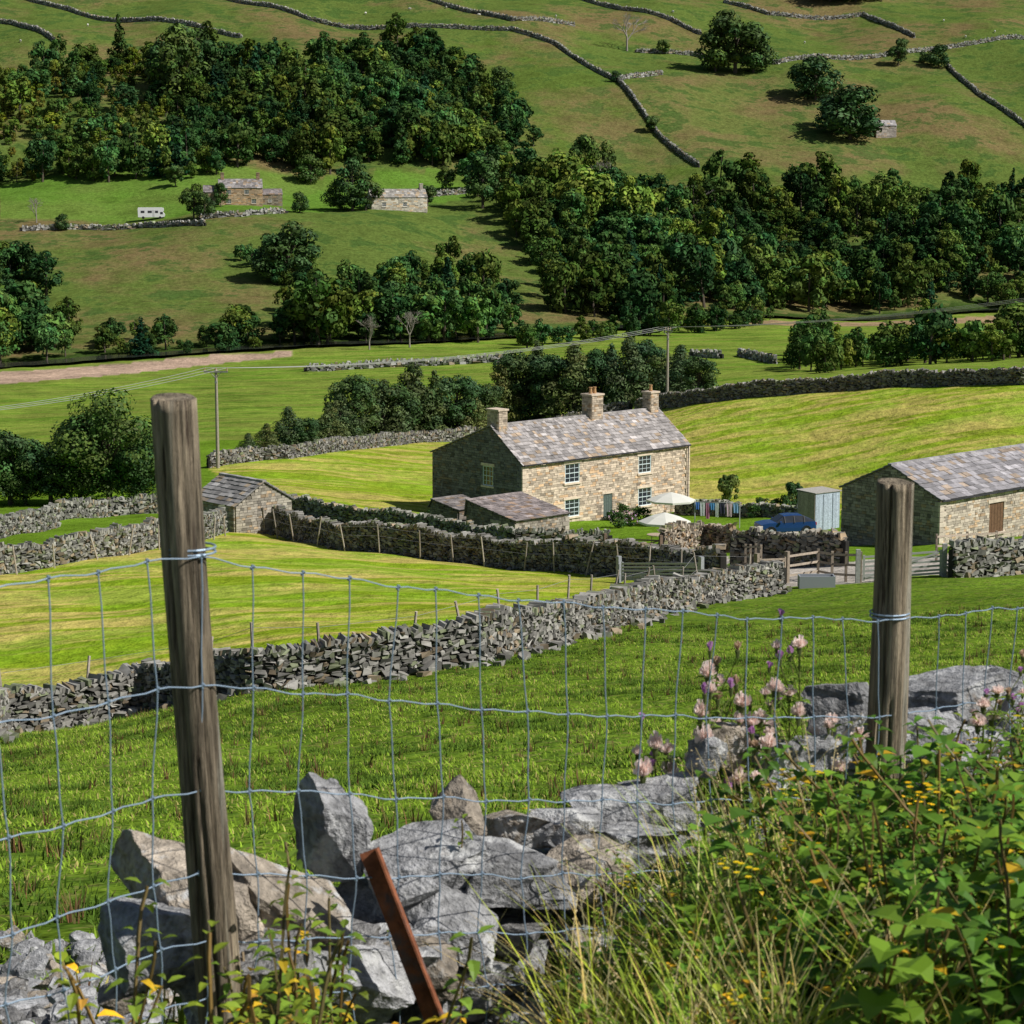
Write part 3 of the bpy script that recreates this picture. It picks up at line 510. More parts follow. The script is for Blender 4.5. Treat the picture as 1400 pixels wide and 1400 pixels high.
realize('garden_shrubs',gp,rng.uniform(.4,.7,len(gp)),rng.integers(0,2,len(gp)),SHR,[M_leafb,M_bark])
fl_=Acc(); n=260; q=rng.normal(size=(n,3)); P0=np.array([W(u,v) for u,v in zip(rng.uniform(832,872,n),rng.uniform(714,722,n))]); leafquads(fl_,P0+np.stack([0*P0[:,0],0*P0[:,0],rng.uniform(.3,1.1,n)],1),q/np.linalg.norm(q,axis=1,keepdims=True),.09,np.array([(.7,.35,.5),(.75,.75,.7),(.55,.3,.6),(.1,.2,.04)])[rng.integers(0,4,n)]); fl_.obj('flower_border',[M_plant])
for (u,v,hp) in [(996,692,48),(1086,700,46)]: tree('garden_sapling',u,v,hp,TR[5],.7,150)
# ------------------------------------------------------------------ poles and cables
def pole(u,v,hpx,y0=180,arm=2.4):
    p=W(u,v,y0); H=hpx*p[1]/FL; E=empty('utility_pole',p); A=Acc(); A.tube((0,0,-.5),(0,0,H),.19,.14,10,(.34,.30,.25)); A.obj('pole',[M_wood2],parent=E)
    B=Acc(); 
    if arm:
        B.box((-arm/2,-.2,H-.35),(arm/2,-.08,H-.2),(.2,.2,.2)); B.tube((-.6,-.14,H-.3),(0,-.14,H-.9),.03,.03,5,(.2,.2,.2)); B.tube((.6,-.14,H-.3),(0,-.14,H-.9),.03,.03,5,(.2,.2,.2))
        for q in (-arm/2+.1,0,arm/2-.1): B.tube((q,-.14,H-.2),(q,-.14,H+.12),.06,.05,8,(.45,.3,.2))
    B.tube((0,0,H-1.3),(0,-.35,H-1.3),.12,.12,8,(.2,.22,.22)); B.obj('crossarm_and_insulators',[M_paint],parent=E)
    return p+np.array([0,0,H])
pa=pole(298,640,137); pb=pole(912,556,108,arm=.8)
def cables(name,pts,sag,offs,r=.022):
    cu=bpy.data.curves.new(name,'CURVE'); cu.dimensions='3D'; cu.bevel_depth=r; cu.bevel_resolution=0
    for o in offs:
        for a,b in zip(pts[:-1],pts[1:]):
            s=cu.splines.new('POLY'); n=24; s.points.add(n-1)
            for i in range(n):
                t=i/(n-1); q=a*(1-t)+b*t; s.points[i].co=(q[0]+o[0],q[1],q[2]+o[1]-4*sag*t*(1-t),1)
    cu.materials.append(mat('cable',(.38,.39,.38),rough=.6)); ob=bpy.data.objects.new(name,cu); sc.collection.objects.link(ob)
pl=ray(-350,585)*170/ray(-350,585)[1]; pr=ray(1650,372)*200/ray(1650,372)[1]
cables('overhead_cables',[pl,pa,pb,pr],1.2,[(-1.1,.1),(0,.1),(1.1,.1)],.02)
# ------------------------------------------------------------------ stakes along walls
def stakes(name,path,off,step,h,wire=True):
    seg=np.linalg.norm(np.diff(path,axis=0),axis=1); D=np.concatenate([[0],np.cumsum(seg)]); s=np.arange(.5,D[-1],step)+rng.normal(0,step*.08,len(np.arange(.5,D[-1],step)))
    A=Acc(); px=np.interp(s,D,path[:,0]);py=np.interp(s,D,path[:,1]); tx=np.interp(s+1,D,path[:,0])-np.interp(s-1,D,path[:,0]); ty=np.interp(s+1,D,path[:,1])-np.interp(s-1,D,path[:,1]); l=np.hypot(tx,ty); cx=px-ty/l*off; cy=py+tx/l*off; prev=None
    for a,b in zip(cx,cy):
        z=float(T(a,b)); hh=h*rng.uniform(.9,1.12); d=rng.normal(0,.16,2); top=(a+d[0]*hh,b+d[1]*hh,z+hh); A.tube((a,b,z-.2),top,.05,.045,6,np.array((.44,.38,.31))*rng.uniform(.7,1.2))
        if prev is not None and wire:
            for k in (.92,.6): A.tube(np.array(prev[0])*(1-k)+np.array(prev[1])*k,np.array((a,b,z))*(1-k)+np.array(top)*k,.006,.006,3,(.3,.3,.3),cap=False)
        prev=((a,b,z),top)
    A.obj(name,[M_wood2])
stakes('stock_fence',P_mid,.85,3.1,1.75); stakes('stock_fence',P_w3,-.9,3.3,1.75); stakes('stock_fence',P_w2,-.9,3.2,1.5)
# ------------------------------------------------------------------ gates, rails
def gate(name,a,b,h,bars,colr,th=.05,posts=True,m=None):
    a=np.array(a);b=np.array(b); L=np.hypot(*(b-a)[:2]); E=empty(name,a,math.atan2(b[1]-a[1],b[0]-a[0])); dz=b[2]-a[2]; A=Acc()
    for i in range(bars):
        z=.15+(h-.2)*(i/(bars-1))**1.15; A.boxes(bx([.1,-th/2,z],[L-.2,0,dz],[0,th,0],[0,0,.09]),colr)
    for xx in (.1,L-.2): A.boxes(bx([xx,-th/2-.01,.08+dz*xx/L],[.1,0,0],[0,th+.02,0],[0,0,h]),colr)
    A.boxes(bx([.2,-th/2-.03,.2],[L-.45,0,h-.3+dz],[0,.03,0],[0,0,.09]),colr); A.obj('gate_leaf',[m or M_wood2],parent=E)
    if posts:
        B=Acc()
        for xx,z0 in ((-.12,0),(L+.02,dz)): B.box((xx-.1,-.1,z0-.4),(xx+.1,.1,z0+h+.35),np.array(colr)*.9)
        B.obj('gate_posts',[M_wood2],parent=E)
gate('wooden_field_gate',W(828,764),W(903,768),1.35,6,(.20,.14,.10))
gate('metal_field_gate',W(848,797),W(958,799),1.0,6,(.36,.38,.40),th=.035,m=M_paint)
gate('metal_field_gate',W(1176,797),W(1290,789),1.2,6,(.42,.42,.40),th=.035,m=M_paint)
gate('small_garden_gate',W(1036,800),W(1075,797),1.2,4,(.3,.25,.19),m=None)
def rail(name,pts,h=1.15,step=2.2,rails=3):
    P=WP(pts); seg=np.linalg.norm(np.diff(P,axis=0),axis=1); D=np.concatenate([[0],np.cumsum(seg)]); s=np.linspace(0,D[-1],max(2,int(D[-1]/step)+1)); A=Acc(); pv=None
    for q in s:
        xx=np.interp(q,D,P[:,0]);yy=np.interp(q,D,P[:,1]);z=float(T(xx,yy)); A.box((xx-.06,yy-.06,z-.2),(xx+.06,yy+.06,z+h+.15),np.array((.30,.25,.19))*rng.uniform(.7,1.2)); c=np.array((xx,yy,z))
        if pv is not None:
            for k in range(rails): A.boxes(bx(pv+[0,-.09,.3+(h-.35)*k/(rails-1)],c-pv,[0,.04,0],[0,0,.11]),np.array((.38,.32,.25))*rng.uniform(.7,1.2))
        pv=c
    A.obj(name,[M_wood2])
rail('timber_rail_fence',[(1075,797),(1120,790),(1176,797)],1.3); rail('timber_rail_fence',[(1000,772),(1040,782)],1.3)
rail('timber_rail_fence',[(1280,768),(1400,757)],1.4)
A=Acc(); p=W(1116,803); A.box((-.8,-.35,0),(.8,-.29,.55)); A.box((-.8,.29,0),(.8,.35,.55)); A.box((-.8,-.29,0),(-.74,.29,.55)); A.box((.74,-.29,0),(.8,.29,.55)); A.box((-.74,-.29,.05),(.74,.29,.4),(.05,.06,.07)); o=A.obj('water_trough',[mat('trough_steel',(.28,.30,.32),rough=.5)]); o.location=p
p=W(1114,726); E=empty('timber_shed',p,.62); A=Acc()
for i in range(16): A.box((i*.16,-.03,0),(i*.16+.15,0,2.9+rng.uniform(-.0,.02)),np.array((.48,.56,.65))*rng.uniform(.85,1.1)); A.box((i*.16,2.0,0),(i*.16+.15,2.03,2.9),(.4,.46,.5))
for i in range(12): A.box((-.06,i*.16,0),(-.03,i*.16+.15,2.9),np.array((.42,.36,.30))*rng.uniform(.85,1.15)); A.box((2.56,i*.16,0),(2.59,i*.16+.15,2.9),np.array((.5,.56,.6)))
A.boxes(bx([-.1,-.1,2.92],[2.8,0,0],[0,2.25,.06],[0,0,.05]),(.40,.38,.34)); A.box((.8,-.07,.1),(.84,-.03,2.8),(.35,.4,.46)); A.box((1.8,-.07,.1),(1.84,-.03,2.8),(.35,.4,.46)); A.obj('boards',[M_wood2],parent=E)
def car(loc,rz):
    E=empty('parked_car',loc,rz)
    st=[(-2.25,.62,.35,.62,.62),(-2.15,.84,.25,.88,.88),(-1.5,.90,.22,.98,1.0),(-.95,.91,.22,1.0,1.02),(-.35,.91,.22,1.0,1.5),(.3,.91,.22,1.0,1.56),(1.1,.91,.22,1.02,1.52),(1.75,.90,.24,1.04,1.25),(2.1,.86,.3,1.02,1.06),(2.22,.74,.4,.9,.92)]
    V=[]
    for (x,w,b,s,r) in st:
        rw=w*.70 if r-s>.1 else w*.86; mid=(b+s)/2
        sec=[(w*.9,b),(w,b+.12),(w*1.01,mid),(w*.97,s),(rw if r-s>.1 else w*.9,r-.05 if r-s>.1 else r),(rw*.7,r+.0)]
        V+= [(x,a,c) for a,c in sec]+[(x,-a,c) for a,c in sec[::-1]]
    V=np.array(V,float); n=12; ns=len(st); Fq=[];mi=[]
    for i in range(ns-1):
        for j in range(n):
            k=(j+1)%n; Fq.append([i*n+j,i*n+k,(i+1)*n+k,(i+1)*n+j])
            cab=max(st[i][4]-st[i][3],st[i+1][4]-st[i+1][3])>.2; g=cab and (j in (3,7)); ws=cab and j in(4,5,6) and (min(st[i][4]-st[i][3],st[i+1][4]-st[i+1][3])<.3)
            mi.append(1 if (g or ws) else 0)
    mk('car_body',V,[np.array(Fq),],[M_car,M_glass],mi=mi,smooth=False,parent=E)
    mk('bumpers',np.vstack([V[:12],V[-12:]]),[np.array([[0,1,10,11],[1,2,9,10],[2,3,8,9],[3,4,7,8],[4,5,6,7]]),np.array([[12,23,22,13],[13,22,21,14],[14,21,20,15],[15,20,19,16],[16,19,18,17]])],[M_car],parent=E)
    B=Acc()
    for xx in (-1.38,1.38):
        for sgn in (-1,1):
            B.tube((xx,sgn*.72,.33),(xx,sgn*.925,.33),.345,.345,20,(.02,.02,.02)); B.tube((xx,sgn*.92,.33),(xx,sgn*.94,.33),.21,.2,12,(.5,.5,.52)); 
            t=np.linspace(0,math.pi,9)
            for a,b in zip(t[:-1],t[1:]): B.tube((xx+.4*math.cos(a),sgn*.90,.33+.4*math.sin(a)),(xx+.4*math.cos(b),sgn*.90,.33+.4*math.sin(b)),.035,.035,5,(.02,.02,.02))
    for sgn in (-1,1):
        B.box((-2.2,sgn*.6-.15,.66),(-2.08,sgn*.6+.15,.8),(.8,.8,.78)); B.box((2.12,sgn*.66-.13,.75),(2.24,sgn*.66+.13,.95),(.4,.02,.02)); B.box((-.75,sgn*1.0-.08,1.0),(-.6,sgn*1.0+.08,1.14),(.02,.06,.2))
        for q in (-.33,.42,1.2): B.boxes(bx([q,sgn*.945-.01,1.0],[.06,0,0],[0,.02,0],[0,-sgn*.26,.47]),(.02,.02,.02))
    B.obj('wheels_lights_mirrors',[M_paint],parent=E)
c=W(1073,732); car((c[0],c[1],c[2]+.1),math.radians(12))
p=W(207,301,350); E=empty('motorhome',p+np.array([0,0,.3]),math.radians(8)); A=Acc()
prof=[(-3.6,.5),(3.0,.5),(3.7,.7),(3.75,1.3),(3.2,2.0),(3.5,2.3),(3.4,3.0),(2.8,3.15),(-3.5,3.15),(-3.65,2.9)]
V=np.array([(a,-1.1,b) for a,b in prof]+[(a,1.1,b) for a,b in prof]); n=len(prof); i=np.arange(n);k=(i+1)%n
A.add(V,np.stack([i,k,k+n,i+n],1),(.8,.8,.8)); 
for s0 in (0,n): A.add(V,[[s0+0,s0+1,s0+8,s0+9],[s0+1,s0+4,s0+5,s0+8],[s0+1,s0+2,s0+3,s0+4],[s0+5,s0+6,s0+7,s0+8]],(.8,.8,.8))
for (a,b) in ((-2.8,-1.8),(-.9,.2),(1.1,1.9)): A.box((a,-1.14,1.7),(b,-1.1,2.3),(.04,.04,.05))
A.box((2.5,-1.14,1.35),(3.2,-1.1,1.95),(.04,.04,.05)); A.box((.45,-1.13,.6),(.95,-1.1,2.5),(.6,.6,.6))
for q in (-2.2,2.4):
    for s in (-1,1): A.tube((q,s*.85,.38),(q,s*1.12,.38),.38,.38,14,(.02,.02,.02))
A.obj('motorhome_body',[M_paint],parent=E)
def parasol(u,v,r,h):
    p=W(u,v); E=empty('garden_parasol',p); A=Acc(); n=8; t=np.arange(n)*2*math.pi/n
    top=np.array([[0,0,h+.65]]); mid=np.stack([np.cos(t)*r*.55,np.sin(t)*r*.55,np.full(n,h+.36)],1); e=np.stack([np.cos(t)*r,np.sin(t)*r,np.full(n,h)],1); vl=e+[0,0,-.15]
    V=np.vstack([top,mid,e,vl]); i=np.arange(n);k=(i+1)%n; A.add(V,np.concatenate([np.stack([1+i,1+n+i,1+n+k,1+k],1),np.stack([1+n+i,1+2*n+i,1+2*n+k,1+n+k],1)]),(.8,.78,.72)); A.add(V,np.stack([np.zeros(n,int),1+i,1+k],1),(.8,.78,.72)); A.obj('canopy',[M_cloth],parent=E)
    B=Acc(); B.tube((0,0,0),(0,0,h+.75),.03,.03,8,(.4,.3,.2)); B.tube((0,0,0),(0,0,.1),.3,.28,12,(.3,.3,.3))
    for a in t: B.tube((0,0,h-.1),(math.cos(a)*r*.5,math.sin(a)*r*.5,h+.34),.012,.012,4,(.4,.3,.2))
    B.obj('pole_and_ribs',[M_paint],parent=E)
parasol(908,748,1.9,1.9); parasol(917,716,2.1,2.05)
p=W(897,744); A=Acc(); A.tube((0,0,.7),(0,0,.75),.7,.7,16,(.45,.35,.25)); 
for a in range(4): A.tube((math.cos(a*1.57+.7)*.5,math.sin(a*1.57+.7)*.5,0),(math.cos(a*1.57+.7)*.45,math.sin(a*1.57+.7)*.45,.7),.03,.03,6,(.4,.3,.2))
o=A.obj('garden_table',[M_wood2]); o.location=p
ya_=176.; a_=np.array([(953-700)/FL*ya_,ya_,0]); b_=np.array([(1014-700)/FL*ya_,ya_-.6,0]); ztop=ray(980,686)[2]/ray(980,686)[1]*ya_
g0=float(T(a_[0],a_[1])); g1_=float(T(b_[0],b_[1])); E=empty('washing_line',(a_[0],a_[1],0)); d=b_-a_; A=Acc()
A.tube((0,0,g0-.2),(0,0,ztop+.1),.04,.04,6,(.5,.5,.5)); A.tube((d[0],d[1],g1_-.2),(d[0],d[1],ztop+.1),.04,.04,6,(.5,.5,.5)); A.tube((0,0,ztop),(d[0],d[1],ztop),.012,.012,4,(.6,.6,.6)); A.obj('posts_and_line',[M_paint],parent=E)
G=Acc(); cc=[(.12,.28,.7),(.8,.8,.85),(.6,.25,.4),(.15,.38,.7),(.8,.8,.8),(.06,.06,.1),(.8,.6,.68),(.3,.5,.75)]
ux=d/np.linalg.norm(d); t=.05
for k,cl in enumerate(cc):
    w=rng.uniform(.28,.5); hh=rng.uniform(.5,1.35); nseg=5; o=np.array([0,0,ztop-.01-.06*math.sin(t/3.6*3.14)])
    for q in range(nseg):
        a=t+w*q/nseg;b=t+w*(q+1)/nseg; wav=-.10*math.sin(q*2.1)-.05; wav2=-.10*math.sin((q+1)*2.1)-.05; nr_=.88
        G.add(np.array([ux*a+o,ux*b+o,ux*(t+w/2+(b-t-w/2)*nr_)+o+[0,wav2,-hh],ux*(t+w/2+(a-t-w/2)*nr_)+o+[0,wav,-hh]]),[[0,1,2,3]],cl)
    if k%3==0:
        for sg in (-1,1):
            c0=ux*(t+w/2+sg*w*.5)+o; G.add(np.array([c0,c0+ux*sg*.14+[0,0,-.12],c0+ux*sg*.12+[0,0,-.4],c0+[0,0,-.25]]),[[0,1,2,3]],cl)
    t+=w+.05
G.obj('laundry',[M_cloth],parent=E)
def sheep(loc,rz,s=1):
    E=empty('sheep',loc,rz); E.scale=(s,s,s); bm=bmesh.new(); bmesh.ops.create_icosphere(bm,subdivisions=3,radius=1); 
    for v in bm.verts:
        x_,y_,z_=v.co; v.co=Vector((x_*.58,y_*.30*(1+.12*x_),.62+z_*.30+.03*math.sin(9*x_)*math.cos(8*y_)))
    me=bpy.data.meshes.new('fleece'); bm.to_mesh(me); bm.free(); me.materials.append(M_white); o=bpy.data.objects.new('fleece',me); sc.collection.objects.link(o); o.parent=E
    A=Acc(); A.tube((.45,0,.7),(.68,0,.62),.13,.1,8,(.6,.57,.5)); A.tube((.66,0,.64),(.86,0,.42),.1,.055,8,(.5,.47,.42)); A.tube((.7,-.08,.66),(.68,-.2,.66),.03,.02,5,(.5,.47,.42)); A.tube((.7,.08,.66),(.68,.2,.66),.03,.02,5,(.5,.47,.42))
    for xx in (-.36,.36):
        for yy in (-.14,.14): kx=.05 if xx<0 else 0; A.tube((xx,yy,.5),(xx-kx,yy,.27),.06,.04,6,(.5,.47,.4)); A.tube((xx-kx,yy,.27),(xx,yy,0),.04,.03,6,(.45,.42,.36))
    A.tube((-.56,0,.75),(-.64,0,.5),.05,.03,6,(.6,.58,.5)); A.obj('head_and_legs',[M_paint],parent=E)
for (u,v) in [(28,58),(60,44),(22,34),(120,36),(560,14),(610,12),(655,22),(500,20),(860,35),(920,18),(1290,30),(1360,45),(1100,60),(760,24),(1320,52),(390,12)]: sheep(W(u,v,400),rng.uniform(0,6.28),1.15)
# ------------------------------------------------------------------ near field vegetation
def blades(n,h,spread,w,colf,bend=.5,seg=3):
    A=Acc(); 
    for i in range(n):
        a=rng.uniform(0,6.28); r=spread*rng.random()**.7; p=np.array([math.cos(a)*r,math.sin(a)*r,-.02]); d=np.array([math.cos(a)+rng.normal(0,.5),math.sin(a)+rng.normal(0,.5),0]); d/=np.linalg.norm(d); hh=h*rng.uniform(.5,1.15); bb=bend*rng.uniform(.3,1.2); s=np.cross(d,[0,0,1]); c=np.array(colf())
        V=[];
        for k in range(seg+1):
            t=k/seg; q=p+np.array([0,0,hh*t*(1-.25*bb*t)])+d*hh*bb*t*t; ww=w*(1-t)**.7*rng.uniform(.8,1.2) if k<seg else w*.08; V+=[q-s*ww,q+s*ww]
        A.add(V,[[2*k,2*k+1,2*k+3,2*k+2] for k in range(seg)],c)
    return A.proto()
g1=lambda:np.array([.20,.31,.03] if rng.random()<.85 else [.34,.30,.10])*rng.uniform(.7,1.3)
gdk=lambda:np.array([.085,.15,.022])*rng.uniform(.6,1.3)
GT=[blades(16,.075,.22,.009,g1,bend=1.3,seg=2),blades(16,.06,.24,.010,g1,bend=1.4,seg=2),blades(20,.12,.16,.009,gdk,bend=.9,seg=2),blades(10,.22,.07,.008,lambda:np.array([.17,.09,.045] if rng.random()<.5 else [.15,.12,.05])*rng.uniform(.7,1.4),bend=.3,seg=2)]
n=22000; yy=np.sqrt(rng.uniform(49,75**2,n)); xx=yy*rng.uniform(-.28,.28,n)
m=(yy>edge(xx)+1.); pm=np.vstack([P_mid,[[60,110],[60,5],[-60,5]]]); m&=inpoly(xx,yy,pm)
xx=xx[m];yy=yy[m]; cl=np.sin(xx*.9+1.3*np.sin(yy*.5))*np.sin(yy*.8+xx*.3)+rng.normal(0,.5,len(xx)); r=rng.random(len(xx))
ix=np.where(r<.5,0,1); ix=np.where((cl>.35),2,ix); ix=np.where((r>.91)&(cl>-.2),3,ix)
realize('pasture_grass',np.stack([xx,yy,T(xx,yy)],1),rng.uniform(.7,1.4,len(xx)),ix,GT,[M_past],rng.uniform(.65,1.3,(len(xx),1))*np.array([1,1,1.]))
def leaf(A,p,d,up,L,w,c,droop=.3,seg=3,m=0):
    d=d/np.linalg.norm(d); s=np.cross(d,up); s/=np.linalg.norm(s)+1e-9; n=np.cross(s,d); V=[]
    prof=[0.15,.95,.75,.0] if seg==3 else [.15,1,0]
    for k in range(seg+1):
        t=k/seg; q=p+d*L*t-np.array([0,0,1])*L*droop*t*t; ww=w*prof[k]; V+=[q-s*ww+n*ww*.35,q,q+s*ww+n*ww*.35]
    F=[]
    for k in range(seg): a=3*k; F+=[[a,a+1,a+4,a+3],[a+1,a+2,a+5,a+4]]
    A.add(V,F,c,m)
def nettle(h,n,base,yel=.08,L=.07,w=.026,flower=False):
    A=Acc(); p=np.zeros(3); d=np.array([rng.normal(0,.15),rng.normal(0,.15),1.]); st=h/n
    for i in range(n):
        d=d+rng.normal(0,.08,3); d/=np.linalg.norm(d); q=p+d*st; A.tube(p,q,.004,.0035,4,(.22,.16,.06),cap=False); p=q
        for sg in (0,math.pi):
            a=i*1.57+sg+rng.normal(0,.3); dd=np.array([math.cos(a),math.sin(a),rng.uniform(.0,.6)]); sz=L*(1.15-.6*abs(i/n-.4))*rng.uniform(.7,1.2)
            c=np.array(base)*rng.uniform(.65,1.35); 
            if rng.random()<yel: c=np.array([.8,.50,.03] if rng.random()<.75 else [.5,.30,.06])*rng.uniform(.7,1.1)
            leaf(A,p+dd*.012,dd,np.array([0,0,1.]),sz,w*sz/.07,c,droop=rng.uniform(.1,.7))
    if flower:
        for k in range(9):
            q=p+np.array([rng.normal(0,.03),rng.normal(0,.03),rng.uniform(.01,.05)]); A.tube(p,q,.0015,.0015,3,(.2,.25,.05),cap=False)
            for j in range(8): a=j*.785; leaf(A,q,np.array([math.cos(a),math.sin(a),.15]),np.array([0,0,1.]),.012,.004,(.8,.62,.02),droop=.1)
    return A.proto()
PL=[nettle(.55,12,(.13,.26,.024),.04),nettle(.7,15,(.10,.21,.022),.03),nettle(.45,11,(.24,.34,.035),.10,L=.055,w=.024),nettle(.6,14,(.19,.28,.03),.14,L=.045,w=.02),nettle(.5,9,(.15,.29,.03),.06,L=.10,w=.036),nettle(.62,12,(.14,.24,.03),.02,L=.06,w=.012,flower=True)]
yg=lambda:np.array([.38,.51,.06] if rng.random()<.65 else [.68,.58,.24])*rng.uniform(.6,1.2)
def seedgrass():
    A=Acc()
    for i in range(7):
        a=rng.uniform(0,6.28); l=rng.uniform(.2,.45); hh=rng.uniform(.5,.8); pts=[np.array([math.cos(a)*l*t*t,math.sin(a)*l*t*t,hh*t]) for t in np.linspace(0,1,7)]
        for p,q in zip(pts[:-1],pts[1:]): A.tube(p,q,.0014,.0012,3,(.6,.5,.24),cap=False)
        for k in range(14):
            q=pts[-1]*(1-k*.014)+rng.normal(0,.006,3); leaf(A,q,np.array([math.cos(a)+rng.normal(0,.6),math.sin(a)+rng.normal(0,.6),.6]),np.array([0,1,0.]),.012,.003,(.65,.52,.3),droop=.2)
    return A.proto()
LG=[blades(34,.5,.12,.0045,yg,bend=.8,seg=5),blades(30,.6,.1,.004,yg,bend=.6,seg=5),seedgrass()]
U_=lambda x_,y_:700+FL*x_/y_
def nearpts(n,f,gap=None):
    out=[]
    while len(out)<n:
        x_=rng.uniform(-1.6,3.); y_=rng.uniform(4.2,8.4); u=U_(x_,y_)
        g=(.62-.52*float(sst(800,1080,u))) if gap is None else gap
        if y_<edge(x_)+.12-g and rng.random()<f(x_,y_): out.append((x_,y_))
    o=np.array(out); return np.stack([o[:,0],o[:,1],T(o[:,0],o[:,1])],1)
dens=lambda x_,y_: float(sst(590,880,U_(x_,y_)))
hs_=lambda p:(.44+.36*sst(800,1350,U_(p[:,0],p[:,1])))
tn=lambda n:rng.uniform(.75,1.3,(n,1))*np.array([(1,1,1),(1.25,1.1,.9),(.85,.95,1.)])[rng.integers(0,3,n)]
p=nearpts(900,dens); realize('nettle_and_bramble_bank',p,hs_(p)*rng.uniform(.7,1.3,len(p)),rng.choice(6,len(p),p=[.2,.18,.22,.22,.14,.04]),PL,[M_plant],tn(len(p)),tilt=.2)
p=nearpts(210,lambda a,b:dens(a,b)*(1 if 780<U_(a,b)<1150 else .3)); realize('long_grass',p,rng.uniform(.5,.95,len(p)),rng.choice(3,len(p),p=[.45,.42,.13]),LG,[M_grass],tn(len(p)),tilt=.1)
p=nearpts(70,lambda a,b:float(U_(a,b)<660)*(b<5.5)*(.05+1.2*(330<U_(a,b)<440)+.8*(70<U_(a,b)<130)),.3); realize('bramble_sprigs',p,rng.uniform(.6,1.25,len(p)),rng.choice([2,3],len(p)),PL,[M_plant],tn(len(p)),tilt=.2)
xs=rng.uniform(-1,2.6,80); ysx=edge(xs)+rng.uniform(.0,.7,80); p=np.stack([xs,ysx,-2.5+rng.uniform(-.1,.2,80)+.1*(xs>1)],1); realize('wall_top_weeds',p,rng.uniform(.4,.8,80),rng.choice(3,80),[PL[2],PL[3],LG[0]],[M_plant],tn(80),tilt=.2)
def thistle(name,h,nh):
    A=Acc(); p=np.zeros(3); d=np.array([rng.normal(0,.12),rng.normal(0,.12),1.]); N=12; left=nh
    def head(q,kind,s=1.):
        s*=1.02; A.tube(q,q+[0,0,.018*s],.005*s,.009*s,7,(.18,.22,.08)); c=q+np.array([0,0,.024*s]); n=90 if kind else 30
        dd=rng.normal(size=(n,3)); dd[:,2]=np.abs(dd[:,2])*.8+(.1 if kind else 1.); dd/=np.linalg.norm(dd,axis=1,keepdims=True)
        r=s*(rng.uniform(.014,.026,(n,1)) if kind else rng.uniform(.011,.019,(n,1))); sd=np.cross(dd,rng.normal(size=(n,3))); sd/=np.linalg.norm(sd,axis=1,keepdims=True); w=.0036*s
        V=np.stack([c-sd*w*.3-[0,0,.006],c+sd*w*.3-[0,0,.006],c+dd*r+sd*w,c+dd*r-sd*w],1); A.add(V.reshape(-1,3),np.arange(4*n).reshape(-1,4),np.array((1.0,.86,.80) if kind else ((.72,.40,.72) if rng.random()<.5 else (.62,.46,.32)))*rng.uniform(.9,1.0))
    for i in range(N):
        d=d+rng.normal(0,.05,3); d/=np.linalg.norm(d); q=p+d*h/N; A.tube(p,q,.0035,.003,5,(.26,.31,.09),cap=False); p=q
        for k in range(3):
            a=i*2.4+k*2.1; dd=np.array([math.cos(a),math.sin(a),.5]); leaf(A,p,dd,np.array([0,0,1.]),rng.uniform(.06,.12)*(1-.45*i/N),.011,np.array((.20,.31,.05))*rng.uniform(.7,1.3),droop=.4)
        if i>N*.4 and left>0:
            a=rng.uniform(0,6.28); e=np.array([math.cos(a)*.8,math.sin(a)*.8,1.]); e/=np.linalg.norm(e); l=rng.uniform(.08,.2); m_=p+e*l; A.tube(p,m_,.002,.0015,4,(.26,.30,.1),cap=False); head(m_,rng.random()<.65,rng.uniform(.7,1.25)); left-=1
            if rng.random()<.55: m2=p+e*l*.6+np.array([rng.normal(0,.05),rng.normal(0,.05),.05]); A.tube(p+e*l*.5,m2,.0018,.0014,4,(.26,.30,.1),cap=False); head(m2,0,rng.uniform(.6,.9))
            for z_ in (.3,.6): leaf(A,p+e*l*z_,np.array([math.cos(a+1+z_*3),math.sin(a+1+z_*3),.3]),np.array([0,0,1.]),.06,.008,(.21,.32,.06))
    head(p,1); return A.obj(name,[M_thistle],link=False)
TH=[thistle('h0',.62,6),thistle('h1',.66,6),thistle('h2',.52,4)]
for (u,v,k) in [(972,848,0),(1045,852,1),(1108,825,0),(1075,875,2),(893,935,2),(1020,925,2),(1135,940,2),(1350,915,2),(1392,862,1),(950,895,2),(1000,875,1),(985,960,2),(1060,930,2),(925,965,0),(1095,900,0),(1025,985,1),(1375,905,0)]:
    yd=6.9+.0004*(u-900); x_=(u-700)/FL*yd; g=float(T(x_,yd)); zt=ray(u,v)[2]*yd/ray(u,v)[1]; s=(zt-g)/([.74,.78,.64][k]); 
    o=bpy.data.objects.new('creeping_thistle',TH[k].data); o.location=(x_,yd,g); w_=min(s,1.1); o.scale=(w_,w_,s); o.rotation_euler=(0,0,rng.uniform(0,6)); sc.collection.objects.link(o)
